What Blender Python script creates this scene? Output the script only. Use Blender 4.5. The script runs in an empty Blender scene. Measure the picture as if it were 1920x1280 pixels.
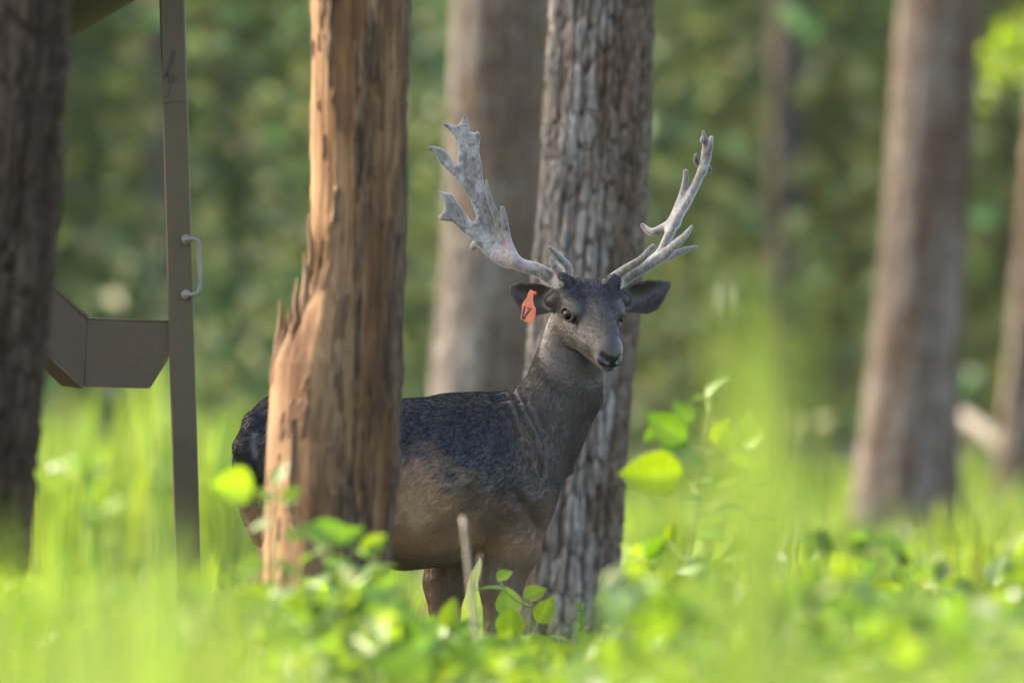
import bpy, math, numpy as np
from mathutils import Vector, Matrix, Quaternion

# ------------------------------------------------------------------ camera, sky, sun, exposure
scene = bpy.context.scene
col = scene.collection
RNG = np.random.default_rng(17)
rad = math.radians

FPX = 24000.0            # focal length in photo pixels (1920 wide): a 450 mm lens on 36 mm
CAMZ, HORIZON = 1.30, 430.0
DEER_D = 30.0
cam_data = bpy.data.cameras.new('camera')
cam = bpy.data.objects.new('camera', cam_data)
col.objects.link(cam)
scene.camera = cam
cam.location = (0, 0, CAMZ)
cam.rotation_euler = (math.pi / 2 - math.atan((640 - HORIZON) / FPX), 0, 0)
cam_data.sensor_width = 36
cam_data.lens = FPX / 1920 * 36
cam_data.clip_start = 0.5
cam_data.clip_end = 3000
cam_data.dof.use_dof = True
cam_data.dof.focus_distance = DEER_D - 0.05
cam_data.dof.aperture_fstop = 3.5
cam_data.dof.aperture_blades = 0

SUN_EL, SUN_AZ = 37.0, -62.0       # azimuth clockwise from +Y: behind the deer, to the left
world = bpy.data.worlds.new('World')
scene.world = world
world.use_nodes = True
wn = world.node_tree
sky = wn.nodes.new('ShaderNodeTexSky')
sky.sky_type = 'NISHITA'
sky.sun_disc = False
sky.sun_elevation = rad(SUN_EL)
sky.sun_rotation = rad(SUN_AZ)
sky.dust_density = 4.0
sky.air_density = 0.8
sky.ozone_density = 0.6
wn.links.new(sky.outputs[0], wn.nodes['Background'].inputs[0])
wn.nodes['Background'].inputs[1].default_value = 0.15

sl = bpy.data.lights.new('sun', 'SUN')
sl.energy = 3.2
sl.angle = rad(0.6)
sl.color = (1.0, 0.92, 0.78)
sun = bpy.data.objects.new('sun', sl)
col.objects.link(sun)
TOSUN = Vector((math.cos(rad(SUN_EL)) * math.sin(rad(SUN_AZ)),
                math.cos(rad(SUN_EL)) * math.cos(rad(SUN_AZ)), math.sin(rad(SUN_EL))))
sun.rotation_euler = TOSUN.to_track_quat('Z', 'Y').to_euler()
sun.location = (-8, 30, 12)

scene.view_settings.view_transform = 'Standard'
scene.view_settings.look = 'None'
scene.view_settings.gamma = 1
scene.view_settings.exposure = 2.5
scene.view_settings.use_white_balance = True     # camera white balance set for open shade
scene.view_settings.white_balance_temperature = 7300
scene.view_settings.white_balance_tint = 10
scene.cycles.use_denoising = True
scene.cycles.max_bounces = 7
scene.cycles.diffuse_bounces = 3
scene.cycles.glossy_bounces = 2
scene.cycles.transmission_bounces = 4
scene.cycles.transparent_max_bounces = 4
scene.cycles.caustics_reflective = False
scene.cycles.caustics_refractive = False


# ------------------------------------------------------------------ helpers
def W(px, py, d):
    """photo pixel + distance -> world point (pixel gives the direction only)"""
    return np.array([(px - 960) / FPX * d, d, CAMZ - (py - HORIZON) / FPX * d])


def ppm(d):
    return FPX / d


def tag(o, label=None, cat=None, group=None, kind=None):
    if label: o['label'] = label
    if cat: o['category'] = cat
    if group: o['group'] = group
    if kind: o['kind'] = kind
    return o


def thing(name, label, cat, loc, group=None):
    o = bpy.data.objects.new(name, None)
    o.empty_display_size = 0.1
    col.objects.link(o)
    o.location = tuple(float(v) for v in loc)
    return tag(o, label, cat, group)


def wloc(o):
    v = np.zeros(3)
    while o is not None:
        v += np.array(o.location)
        o = o.parent
    return v


def mkmesh(name, verts, faces, mats, smooth=True, attrs=None, midx=None):
    """faces: list of int arrays (M,k), k any"""
    me = bpy.data.meshes.new(name)
    verts = np.ascontiguousarray(verts, np.float32)
    if not isinstance(faces, (list, tuple)):
        faces = [faces]
    faces = [np.asarray(f, np.int32) for f in faces if len(f)]
    nl = sum(f.size for f in faces)
    npoly = sum(len(f) for f in faces)
    me.vertices.add(len(verts))
    me.vertices.foreach_set('co', verts.ravel())
    me.loops.add(nl)
    me.loops.foreach_set('vertex_index', np.concatenate([f.ravel() for f in faces]))
    me.polygons.add(npoly)
    tot = np.concatenate([np.full(len(f), f.shape[1], np.int32) for f in faces])
    st = np.concatenate([[0], np.cumsum(tot)[:-1]]).astype(np.int32)
    me.polygons.foreach_set('loop_start', st)
    me.polygons.foreach_set('loop_total', tot)
    me.polygons.foreach_set('use_smooth', np.full(npoly, smooth, bool))
    if midx is not None:
        me.polygons.foreach_set('material_index', np.asarray(midx, np.int32))
    me.update(calc_edges=True)
    for k, v in (attrs or {}).items():
        v = np.asarray(v, np.float32)
        if v.ndim == 1:
            a = me.attributes.new(k, 'FLOAT', 'POINT'); a.data.foreach_set('value', v)
        else:
            if v.shape[1] == 3:
                v = np.concatenate([v, np.ones((len(v), 1), np.float32)], 1)
            a = me.attributes.new(k, 'FLOAT_COLOR', 'POINT'); a.data.foreach_set('color', np.ascontiguousarray(v).ravel())
    for m in (mats if isinstance(mats, (list, tuple)) else [mats]):
        me.materials.append(m)
    return me


def link(name, me, parent=None, loc=None):
    o = bpy.data.objects.new(name, me)
    col.objects.link(o)
    if parent is not None:
        o.parent = parent
    if loc is not None:
        o.location = tuple(float(v) for v in loc)
    return o


def build(name, verts, faces, mat, parent=None, origin=None, **kw):
    """verts in world space; the object sits at its parent's origin (or at `origin`)"""
    base = wloc(parent) if parent is not None else np.zeros(3)
    org = base if origin is None else np.asarray(origin, float)
    me = mkmesh(name, np.asarray(verts) - org, faces, mat, **kw)
    return link(name, me, parent, org - base)


def hash3(ix, iy, iz, seed):
    h = (ix.astype(np.uint32) * np.uint32(374761393) + iy.astype(np.uint32) * np.uint32(668265263)
         + iz.astype(np.uint32) * np.uint32(2147483647) + np.uint32(seed * 1274126177 & 0xffffffff))
    h = (h ^ (h >> np.uint32(13))) * np.uint32(1274126177)
    h = (h ^ (h >> np.uint32(16))) * np.uint32(2246822519)
    return ((h ^ (h >> np.uint32(15))) & np.uint32(0xffffff)).astype(np.float32) / np.float32(0xffffff)


def vnoise(x, y, z=0.0, seed=0):
    x, y, z = np.broadcast_arrays(np.asarray(x, np.float32), np.asarray(y, np.float32), np.asarray(z, np.float32))
    ix, iy, iz = (np.floor(a).astype(np.int64) for a in (x, y, z))
    fx, fy, fz = x - ix, y - iy, z - iz
    fx, fy, fz = (t * t * (3 - 2 * t) for t in (fx, fy, fz))
    r = 0
    for a in (0, 1):
        for b in (0, 1):
            for c in (0, 1):
                w = (fx if a else 1 - fx) * (fy if b else 1 - fy) * (fz if c else 1 - fz)
                r = r + w * hash3(ix + a, iy + b, iz + c, seed)
    return r            # 0..1


def fbm(x, y, z=0.0, seed=0, octaves=4):
    r, a, t = 0, 1.0, 0
    for o in range(octaves):
        f = 2.03 ** o
        r = r + a * vnoise(np.asarray(x) * f, np.asarray(y) * f, np.asarray(z) * f, seed + o)
        t += a
        a *= 0.5
    return r / t


def sstep(a, b, x):
    t = np.clip((x - a) / (b - a), 0, 1)
    return t * t * (3 - 2 * t)


def mix(a, b, t):
    t = np.asarray(t)
    return np.asarray(a) * (1 - t)[..., None] + np.asarray(b) * t[..., None]


def nrm(v):
    v = np.asarray(v, float)
    return v / np.linalg.norm(v, axis=-1, keepdims=True)


# ------------------------------------------------------------------ materials
class NT:
    def __init__(s, name):
        s.m = bpy.data.materials.new(name)
        s.m.use_nodes = True
        s.t = s.m.node_tree
        s.b = s.t.nodes['Principled BSDF']
        s.out = s.t.nodes['Material Output']

    def n(s, kind, **kw):
        o = s.t.nodes.new('ShaderNode' + kind)
        for k, v in kw.items():
            if k in o.inputs.keys() if isinstance(k, str) and k[0].isupper() else False:
                o.inputs[k].default_value = v
            else:
                setattr(o, k, v)
        return o

    def l(s, a, b):
        s.t.links.new(a, b)

    def coords(s, scale=(1, 1, 1)):
        tc = s.n('TexCoord'); mp = s.n('Mapping')
        mp.inputs['Scale'].default_value = scale
        s.l(tc.outputs['Object'], mp.inputs[0])
        return mp.outputs[0]

    def noise(s, scale, detail=4, rough=0.55, stretch=(1, 1, 1)):
        t = s.n('TexNoise')
        t.inputs['Scale'].default_value = scale
        t.inputs['Detail'].default_value = detail
        t.inputs['Roughness'].default_value = rough
        s.l(s.coords(stretch), t.inputs['Vector'])
        return t.outputs['Fac']

    def ramp(s, fac, stops):
        r = s.n('ValToRGB')
        e = r.color_ramp.elements
        while len(e) < len(stops):
            e.new(0.5)
        for k, (p, c) in enumerate(stops):
            e[k].position = p
            e[k].color = (*c, 1) if len(c) == 3 else c
        s.l(fac, r.inputs[0])
        return r.outputs[0]

    def mul(s, a, b, fac=1.0, mode='MULTIPLY'):
        mx = s.n('MixRGB', blend_type=mode)
        mx.inputs[0].default_value = fac
        s.l(a, mx.inputs[1]); s.l(b, mx.inputs[2])
        return mx.outputs[0]

    def bump(s, h, strength, dist):
        b = s.n('Bump')
        b.inputs['Strength'].default_value = strength
        b.inputs['Distance'].default_value = dist
        s.l(h, b.inputs['Height'])
        s.l(b.outputs[0], s.b.inputs['Normal'])

    def attr(s, name='col'):
        a = s.n('Attribute', attribute_name=name)
        return a.outputs['Color']


def mat_attr(name, rough=0.8, nscale=40, stretch=(1, 1, 1), lo=0.6, hi=1.35, bump=0.3, dist=0.004, spec=0.3, sheen=0.0):
    k = NT(name)
    nz = k.noise(nscale, 5, 0.6, stretch)
    k.l(k.mul(k.attr(), k.ramp(nz, [(0.3, (lo,) * 3), (0.7, (hi,) * 3)])), k.b.inputs['Base Color'])
    k.b.inputs['Roughness'].default_value = rough
    k.b.inputs['Specular IOR Level'].default_value = spec
    if sheen:
        k.b.inputs['Sheen Weight'].default_value = sheen
        k.b.inputs['Sheen Roughness'].default_value = 0.4
    if bump:
        k.bump(nz, bump, dist)
    return k.m


def mat_leaf(name, transl=0.45, rough=0.45, spec=0.4, tint=(1.2, 1.15, 0.35), nscale=14):
    k = NT(name)
    c = k.mul(k.attr(), k.ramp(k.noise(nscale, 3), [(0.3, (0.78,) * 3), (0.7, (1.2,) * 3)]))
    k.l(c, k.b.inputs['Base Color'])
    k.b.inputs['Roughness'].default_value = rough
    k.b.inputs['Specular IOR Level'].default_value = spec
    tr = k.n('BsdfTranslucent')
    tt = k.n('MixRGB', blend_type='MULTIPLY')
    tt.inputs[0].default_value = 1
    tt.inputs[2].default_value = (*tint, 1)
    k.l(c, tt.inputs[1])
    k.l(tt.outputs[0], tr.inputs[0])
    mx = k.n('MixShader')
    mx.inputs[0].default_value = transl
    k.l(k.b.outputs[0], mx.inputs[1]); k.l(tr.outputs[0], mx.inputs[2])
    k.l(mx.outputs[0], k.out.inputs[0])
    return k.m


M = {}
M['bark'] = mat_attr('bark', 0.9, 85, (1, 1, 0.35), 0.45, 1.5, 0.8, 0.006, 0.12)
M['wood'] = mat_attr('bare_wood', 0.8, 60, (1, 1, 0.14), 0.62, 1.35, 0.6, 0.004, 0.2)
M['leaf'] = mat_leaf('leaf', 0.5)
M['grass'] = mat_leaf('grass_blade', 0.5, 0.5, 0.3, (1.2, 1.12, 0.42))
M['crown'] = mat_leaf('crown_leaf', 0.35, 0.55, 0.25, (0.9, 1.1, 0.7))
M['stem'] = mat_attr('stem', 0.7, 60, (1, 1, 0.3), 0.8, 1.2, 0)
M['straw'] = mat_leaf('straw', 0.4, 0.6, 0.2, (1.1, 1.0, 0.7))


def ground_mat():
    k = NT('forest_floor')
    c = k.ramp(k.noise(1.3, 8, 0.6), [(0.3, (0.035, 0.045, 0.015)), (0.5, (0.06, 0.075, 0.02)), (0.7, (0.11, 0.085, 0.045))])
    f = k.ramp(k.noise(40, 6, 0.7), [(0.3, (0.6,) * 3), (0.7, (1.3,) * 3)])
    k.l(k.mul(c, f), k.b.inputs['Base Color'])
    k.b.inputs['Roughness'].default_value = 0.95
    k.bump(k.noise(30, 6, 0.7), 0.8, 0.03)
    return k.m


# ------------------------------------------------------------------ ground
def ground():
    xs = np.concatenate([[-600, -200, -60], np.linspace(-20, 20, 81), [60, 200, 600]])
    ys = np.concatenate([[-300, -60], np.linspace(-5, 130, 271), [200, 500, 1500]])
    X, Y = np.meshgrid(xs, ys, indexing='ij')
    Z = (fbm(X * 0.5, Y * 0.5, 0, 3, 3) - 0.5) * 0.08 - 0.02
    v = np.stack([X, Y, Z], -1).reshape(-1, 3)
    n, m = len(xs), len(ys)
    i = np.arange(n * m).reshape(n, m)
    f = np.stack([i[:-1, :-1], i[1:, :-1], i[1:, 1:], i[:-1, 1:]], -1).reshape(-1, 4)
    o = build('ground', v, f, ground_mat())
    tag(o, 'forest floor of grass and leaf litter', kind='structure')


ground()


# ------------------------------------------------------------------ shape generators
def tube(points, radii, seg=10, close=True):
    """round tube along a polyline -> verts, [quads, caps]"""
    P = np.asarray(points, float); R = np.broadcast_to(np.asarray(radii, float), (len(P),))
    T = np.gradient(P, axis=0); T = nrm(T)
    ref = np.array([0.0, 0, 1]) if abs(T[0, 2]) < 0.9 else np.array([1.0, 0, 0])
    U = []
    u = nrm(np.cross(T[0], ref))
    for t in T:
        u = nrm(u - t * np.dot(u, t)); U.append(u)
    U = np.array(U); V = np.cross(T, U)
    a = np.linspace(0, 2 * np.pi, seg, endpoint=False)
    v = P[:, None] + R[:, None, None] * (np.cos(a)[None, :, None] * U[:, None] + np.sin(a)[None, :, None] * V[:, None])
    n = len(P)
    i = np.arange(n * seg).reshape(n, seg)
    q = np.stack([i[:-1], np.roll(i[:-1], -1, 1), np.roll(i[1:], -1, 1), i[1:]], -1).reshape(-1, 4)
    fs = [q]
    if close:
        fs += [i[0][::-1][None], i[-1][None]]
    return v.reshape(-1, 3), fs


def catmull(pts, n):
    P = np.asarray(pts, float)
    d = np.concatenate([[0], np.cumsum(np.linalg.norm(np.diff(P, axis=0), axis=1))])
    t = np.linspace(0, d[-1], n)
    Q = np.concatenate([[2 * P[0] - P[1]], P, [2 * P[-1] - P[-2]]])
    k = np.clip(np.searchsorted(d, t, 'right') - 1, 0, len(P) - 2)
    u = ((t - d[k]) / (d[k + 1] - d[k]))[:, None]
    a, b, c, e = Q[k], Q[k + 1], Q[k + 2], Q[k + 3]
    return 0.5 * (2 * b + (c - a) * u + (2 * a - 5 * b + 4 * c - e) * u ** 2 + (3 * b - a - 3 * c + e) * u ** 3)


def voronoi2(u, v, period, seed):
    """F1, F2 and cell id on a jittered grid; wraps in u with an integer period"""
    iu, iv = np.floor(u).astype(np.int64), np.floor(v).astype(np.int64)
    f1 = np.full(u.shape, 9.0, np.float32); f2 = f1.copy(); cid = np.zeros(u.shape, np.float32)
    for a in (-1, 0, 1):
        for b in (-1, 0, 1):
            cu, cv = iu + a, iv + b
            w = np.mod(cu, period)
            z = np.zeros_like(cu)
            ju, jv, h = hash3(w, cv, z, seed), hash3(w, cv, z, seed + 1), hash3(w, cv, z, seed + 2)
            d = np.hypot(cu + 0.1 + 0.8 * ju - u, cv + 0.1 + 0.8 * jv - v)
            cl = d < f1
            f2 = np.where(cl, f1, np.minimum(f2, d))
            cid = np.where(cl, h, cid)
            f1 = np.where(cl, d, f1)
    return f1, f2, cid


def trunk_mesh(axis, radii, nang, nlow, ztop_dense, depth, cell, cols, seed, flare=0.0, side=None):
    """bark-plated trunk. axis: (k,3) bottom to top. cols: (dark plate, light plate, furrow bark)"""
    zmax = axis[-1][2]
    z = np.concatenate([np.linspace(-0.25, ztop_dense, nlow), np.linspace(ztop_dense, zmax, 30)[1:]])
    A = np.asarray(axis, float)
    cx, cy = np.interp(z, A[:, 2], A[:, 0]), np.interp(z, A[:, 2], A[:, 1])
    k = z < A[0, 2]
    R = np.interp(z, A[:, 2], radii)
    th = np.linspace(0, 2 * np.pi, nang, endpoint=False)
    TH, Z = np.meshgrid(th, z)
    r0 = float(np.mean(radii))
    per = max(3, int(round(2 * np.pi * r0 / cell[0])))
    u = TH / (2 * np.pi) * per
    ct, stn = np.cos(TH), np.sin(TH)
    wu = (fbm(ct * 3, stn * 3, Z * 4, seed, 3) - 0.5) * 1.5
    wv = (fbm(ct * 3, stn * 3, Z * 5, seed + 9, 3) - 0.5) * 1.6
    f1, f2, cid = voronoi2(u + wu, Z / cell[1] + wv, per, seed)
    g1, g2, _ = voronoi2((u + wu) * 2, Z / cell[1] * 2.2 + wv, per * 2, seed + 5)
    plate = sstep(0.0, 0.30, f2 - f1) * (0.5 + 0.6 * cid) + 0.30 * sstep(0.0, 0.3, g2 - g1)
    ridge = fbm(ct * 9 * r0 / 0.16, stn * 9 * r0 / 0.16, Z * 2.6, seed + 13, 3) - 0.5
    fur = fbm(ct * 16 * r0 / 0.16, stn * 16 * r0 / 0.16, Z * 3.5 + wv * .2, seed + 27, 3)
    plate = plate * (0.6 + 0.75 * fbm(ct * 3, stn * 3, Z * 3, seed + 17, 2)) + 1.8 * ridge - 0.6 * sstep(0.52, 0.64, fur)
    rough = fbm(ct * 14, stn * 14, Z * 30, seed + 3, 3) - 0.5
    lump = fbm(ct * 1.5, stn * 1.5, Z * 1.2, seed + 7, 2) - 0.5
    fl = flare * np.exp(-np.clip(Z, 0, 9) / 0.22) * (1 + 0.5 * np.cos(TH * 5 + seed))
    rr = R[:, None] * (1 + 0.10 * lump) + depth * (plate - 0.7) + depth * 0.5 * rough + fl
    v = np.stack([cx[:, None] + rr * ct, cy[:, None] + rr * stn, Z], -1)
    # plate colours: each plate weathers its own way, lichen greys come in broad patches; side pales one flank
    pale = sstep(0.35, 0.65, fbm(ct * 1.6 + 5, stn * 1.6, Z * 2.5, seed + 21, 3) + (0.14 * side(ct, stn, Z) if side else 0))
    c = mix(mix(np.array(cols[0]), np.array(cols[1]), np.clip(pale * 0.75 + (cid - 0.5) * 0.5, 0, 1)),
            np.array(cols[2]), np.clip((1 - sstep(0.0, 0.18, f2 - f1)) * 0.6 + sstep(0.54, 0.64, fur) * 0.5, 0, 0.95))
    n, m = Z.shape
    i = np.arange(n * m).reshape(n, m)
    q = np.stack([i[:-1], np.roll(i[:-1], -1, 1), np.roll(i[1:], -1, 1), i[1:]], -1).reshape(-1, 4)
    return v.reshape(-1, 3), [q, i[-1][None]], c.reshape(-1, 3)


def leaf_cloud(centers, size, rng, up=0.4, aspect=0.55):
    """many folded rhombic leaves -> verts, tris"""
    n = len(centers)
    size = np.broadcast_to(size, (n,))
    ax = rng.normal(size=(n, 3)); ax[:, 2] *= 0.6; ax = nrm(ax)
    nn = rng.normal(size=(n, 3)) * (1 - up) + np.array([0, 0, up]); nn = nrm(nn - ax * (nn * ax).sum(1, keepdims=True))
    b = np.cross(nn, ax)
    s = size[:, None]
    p0 = centers - ax * s * 0.5
    p2 = centers + ax * s * 0.5 - nn * s * 0.12
    p1 = centers + b * s * aspect * 0.5 + nn * s * 0.08 - ax * s * 0.06
    p3 = centers - b * s * aspect * 0.5 + nn * s * 0.08 - ax * s * 0.06
    v = np.stack([p0, p1, p2, p3], 1).reshape(-1, 3)
    i = np.arange(n)[:, None] * 4
    f = np.concatenate([i + [0, 1, 2], i + [0, 2, 3]])
    return v, f


def leaf_cols(n, rng, palette, per=4, jitter=0.2):
    P = np.array(palette)
    a = P[rng.integers(0, len(P), n)] * (1 + jitter * rng.normal(size=(n, 1)))
    return np.repeat(np.clip(a, 0.004, 0.9), per, 0)


GREENS = [(0.05, 0.10, 0.02), (0.07, 0.13, 0.025), (0.04, 0.085, 0.025), (0.09, 0.14, 0.03)]
SHADE_GREENS = [(0.050, 0.106, 0.056), (0.048, 0.100, 0.060), (0.064, 0.120, 0.054), (0.060, 0.104, 0.062), (0.105, 0.132, 0.050)]


def crown_points(c, r, n, rng, clumps=40):
    """leaf positions in clumps spread through an ellipsoid"""
    u = nrm(rng.normal(size=(clumps, 3))) * (rng.random((clumps, 1)) ** 0.4)
    cc = np.asarray(c) + u * np.asarray(r)
    k = rng.integers(0, clumps, n)
    sd = np.mean(r) * 0.24
    return cc[k] + rng.normal(size=(n, 3)) * sd * np.array([1, 1, 0.6]), cc


def make_crown(parent, top, c, r, n, size, rng, palette=GREENS):
    pts, cc = crown_points(c, r, n, rng)
    v, f = leaf_cloud(pts, size * (0.7 + 0.6 * rng.random(n)), rng)
    o = build('crown', v, f, M['crown'], parent, smooth=False, attrs={'col': leaf_cols(n, rng, palette)})
    o['kind'] = 'stuff'
    # limbs from the trunk into the crown
    for k in range(7):
        q = cc[k]
        t0 = np.asarray(top) - np.array([0, 0, 1]) * (0.3 + 0.5 * rng.random()) * (top[2] - (c[2] - r[2])) * 0.6
        m = (t0 + q) / 2 + np.array([0, 0, -0.25])
        v, fs = tube(catmull([t0, m, q], 8), np.linspace(0.07, 0.02, 8), 7)
        build('limb', v, fs, M['bark'], parent, attrs={'col': np.tile((0.10, 0.085, 0.07), (len(v), 1))})


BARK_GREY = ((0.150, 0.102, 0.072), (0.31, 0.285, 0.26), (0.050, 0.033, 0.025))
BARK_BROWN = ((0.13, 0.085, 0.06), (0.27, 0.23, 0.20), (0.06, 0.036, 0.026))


def tree(name, label, d, pix, r_extra, hi, crown, cols, seed, nang=120, nlow=260, depth=0.010, cell=(0.04, 0.11),
         flare=0.05, group=None, side=None, csize=0.2, cn=6000, dy=0.0):
    """pix: list of (py, left px, right px) along the visible trunk, top first"""
    ax, rr = [], []
    for (y, a, b) in pix[::-1]:
        p = W((a + b) / 2, y, d)
        ax.append(p); rr.append((b - a) / 2 / ppm(d))
    ax, rr = np.array(ax), np.array(rr)
    sl0 = (ax[-1] - ax[0]) / (ax[-1][2] - ax[0][2])
    if ax[0][2] > 0:                                   # carry on to the ground and up to the crown
        ax = np.concatenate([[ax[0] - sl0 * (ax[0][2] + 0.02)], ax]); rr = np.concatenate([[rr[0] * 1.06], rr])
    top = ax[-1] + np.array([sl0[0] * 0.6, 0.02, 1]) * (hi - ax[-1][2])
    ax = np.concatenate([ax, [top]]); rr = np.concatenate([rr, [rr[-1] * 0.45]])
    t = thing(name, label, 'tree', (ax[0][0], ax[0][1], 0), group)
    vis_top = W(0, -60, d)[2]
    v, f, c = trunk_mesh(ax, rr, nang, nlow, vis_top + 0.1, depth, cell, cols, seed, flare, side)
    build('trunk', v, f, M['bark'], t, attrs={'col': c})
    if crown:
        rng = np.random.default_rng(seed + 100)
        make_crown(t, top, top + np.array(crown[:3]), crown[3:6], cn, csize, rng)
    return t


# ------------------------------------------------------------------ trees of the photograph
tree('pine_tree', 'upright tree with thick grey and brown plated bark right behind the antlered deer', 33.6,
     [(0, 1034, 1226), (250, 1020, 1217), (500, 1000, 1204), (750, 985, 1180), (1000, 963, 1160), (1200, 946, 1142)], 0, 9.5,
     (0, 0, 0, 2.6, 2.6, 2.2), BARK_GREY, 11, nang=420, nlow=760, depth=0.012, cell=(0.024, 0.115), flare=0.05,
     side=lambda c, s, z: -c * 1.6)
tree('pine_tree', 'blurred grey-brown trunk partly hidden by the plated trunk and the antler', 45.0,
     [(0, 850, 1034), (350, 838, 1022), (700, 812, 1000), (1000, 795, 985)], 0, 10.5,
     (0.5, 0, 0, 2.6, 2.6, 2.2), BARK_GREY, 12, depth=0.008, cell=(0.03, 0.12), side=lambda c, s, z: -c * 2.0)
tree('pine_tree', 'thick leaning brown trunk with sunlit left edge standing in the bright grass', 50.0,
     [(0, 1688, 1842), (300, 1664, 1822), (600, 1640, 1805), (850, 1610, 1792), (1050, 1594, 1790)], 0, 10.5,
     (1.5, 0, 0, 2.6, 2.6, 2.2), BARK_BROWN, 13, depth=0.008, cell=(0.03, 0.12), side=lambda c, s, z: -c * 1.3)  # paler left bark paints in part of the sunlit edge
slender = tree('pine_tree', 'slender brown trunk beyond the thick leaning trunk', 57.0,
     [(0, 1950, 2010), (400, 1916, 1975), (700, 1888, 1945), (980, 1868, 1925)], 0, 9.5,
     (1, 0, 0, 2.2, 2.2, 2), BARK_BROWN, 14, nang=60, nlow=120, depth=0.012, cell=(0.05, 0.14))
tree('pine_tree', 'dark rough-barked trunk standing in front of the metal feeder', 25.6,
     [(0, -90, 132), (300, -115, 112), (600, -140, 86), (900, -165, 60), (1200, -190, 30)], 0, 9.0,
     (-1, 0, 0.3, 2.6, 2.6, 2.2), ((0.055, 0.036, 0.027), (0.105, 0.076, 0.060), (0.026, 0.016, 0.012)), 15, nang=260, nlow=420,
     depth=0.014, cell=(0.028, 0.12))
# its low sunlit branch
_rng = np.random.default_rng(77)
_b = catmull([W(1948, 60, 57), W(1920, 90, 56.6), W(1885, 115, 56.2), W(1868, 150, 56.0)], 14)
_v, _f = tube(_b, np.linspace(.02, .006, 14), 7)
_br = build('branch', _v, _f, M['bark'], slender, attrs={'col': np.tile((.12, .09, .07), (len(_v), 1))})
_p = _b[_rng.integers(4, 14, 90)] + _rng.normal(size=(90, 3)) * .06
_v, _f = leaf_cloud(_p, .09, _rng, .4, .65)
build('foliage', _v, _f, M['leaf'], _br, smooth=False, attrs={'col': leaf_cols(90, _rng, [(.17, .25, .03), (.14, .24, .03)])})['kind'] = 'stuff'
# a pale fallen limb beyond the thick leaning trunk
_lg = thing('fallen_limb', 'pale dead limb leaning on the ground behind the thick leaning trunk', 'branch', (W(1995, 928, 62)[0], 62, 0))
_v, _f = tube(catmull([W(1995, 932, 62), W(1930, 875, 62), W(1850, 812, 62.2), W(1775, 762, 62.4)], 20), np.linspace(.055, .03, 20) * (1 + .1 * _rng.normal(size=20)), 12)
build('limb', _v, _f, M['wood'], _lg, attrs={'col': np.tile((.36, .31, .26), (len(_v), 1))})
# far trunks fading into the woods
for k, (x, w, d, lean) in enumerate([(1470, 62, 72, 10), (690, 46, 92, -6), (300, 50, 78, 8), (1255, 40, 95, -8), (1570, 34, 98, 14),
                                     (170, 60, 88, 5), (985, 50, 90, 4), (1895, 40, 82, 6)]):
    lab = {0: 'dark blurred trunk in the far shade between the antler and the thick leaning trunk'}.get(
        k, 'dim slim trunk deep in the shaded woods')
    tree('woodland_tree', lab, d, [(0, x + lean - w / 2, x + lean + w / 2), (600, x - w / 2, x + w / 2)], 0, 8.5,
         (0, 0, 0.5, 2.2, 2.2, 1.8), ((0.07, 0.06, 0.05), (0.12, 0.11, 0.10), (0.04, 0.03, 0.03)), 40 + k, nang=24, nlow=40,
         depth=0.01, cell=(0.06, 0.2), group='dim trunks in the far woods', cn=3500)

# unseen trees left of and behind the clearing, added so their crowns shade the deer
for k, (x, y, h, r, n) in enumerate([
        (-8.6, 35.0, 7.6, 3.1, 9000), (-12.6, 36.6, 9.8, 2.4, 6000), (-12.5, 41.0, 10.0, 2.6, 7000), (-7.6, 49.3, 7.9, 1.5, 3000), (-6.9, 54.6, 8.4, 1.1, 1500), (-13.5, 61.0, 9.5, 2.3, 2500),
        (-6.5, 70.0, 7.5, 3.4, 3600), (-12, 64.0, 10.0, 3.0, 3000), (-7, 80.0, 8.0, 3.6, 3600), (-13, 76.0, 11.0, 3.6, 3600), (-2.0, 86.0, 8.5, 3.2, 3000),
        (-8, 94.0, 8.5, 3.8, 3600), (-14, 88.0, 11.5, 3.8, 3600), (-1.5, 100.0, 9.0, 3.8, 3200)]):
    t = thing('canopy_tree', 'tall leafy tree beyond the edge of the view shading the clearing', 'tree', (x, y, 0), 'shade trees around the clearing')
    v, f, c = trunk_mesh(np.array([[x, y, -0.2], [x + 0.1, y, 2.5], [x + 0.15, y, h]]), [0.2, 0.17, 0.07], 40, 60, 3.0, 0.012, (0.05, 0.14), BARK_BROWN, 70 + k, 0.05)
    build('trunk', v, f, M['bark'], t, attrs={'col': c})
    make_crown(t, (x + 0.15, y, h), (x, y, h), (r, r, r * 0.75), n, 0.26, np.random.default_rng(300 + k))


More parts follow.
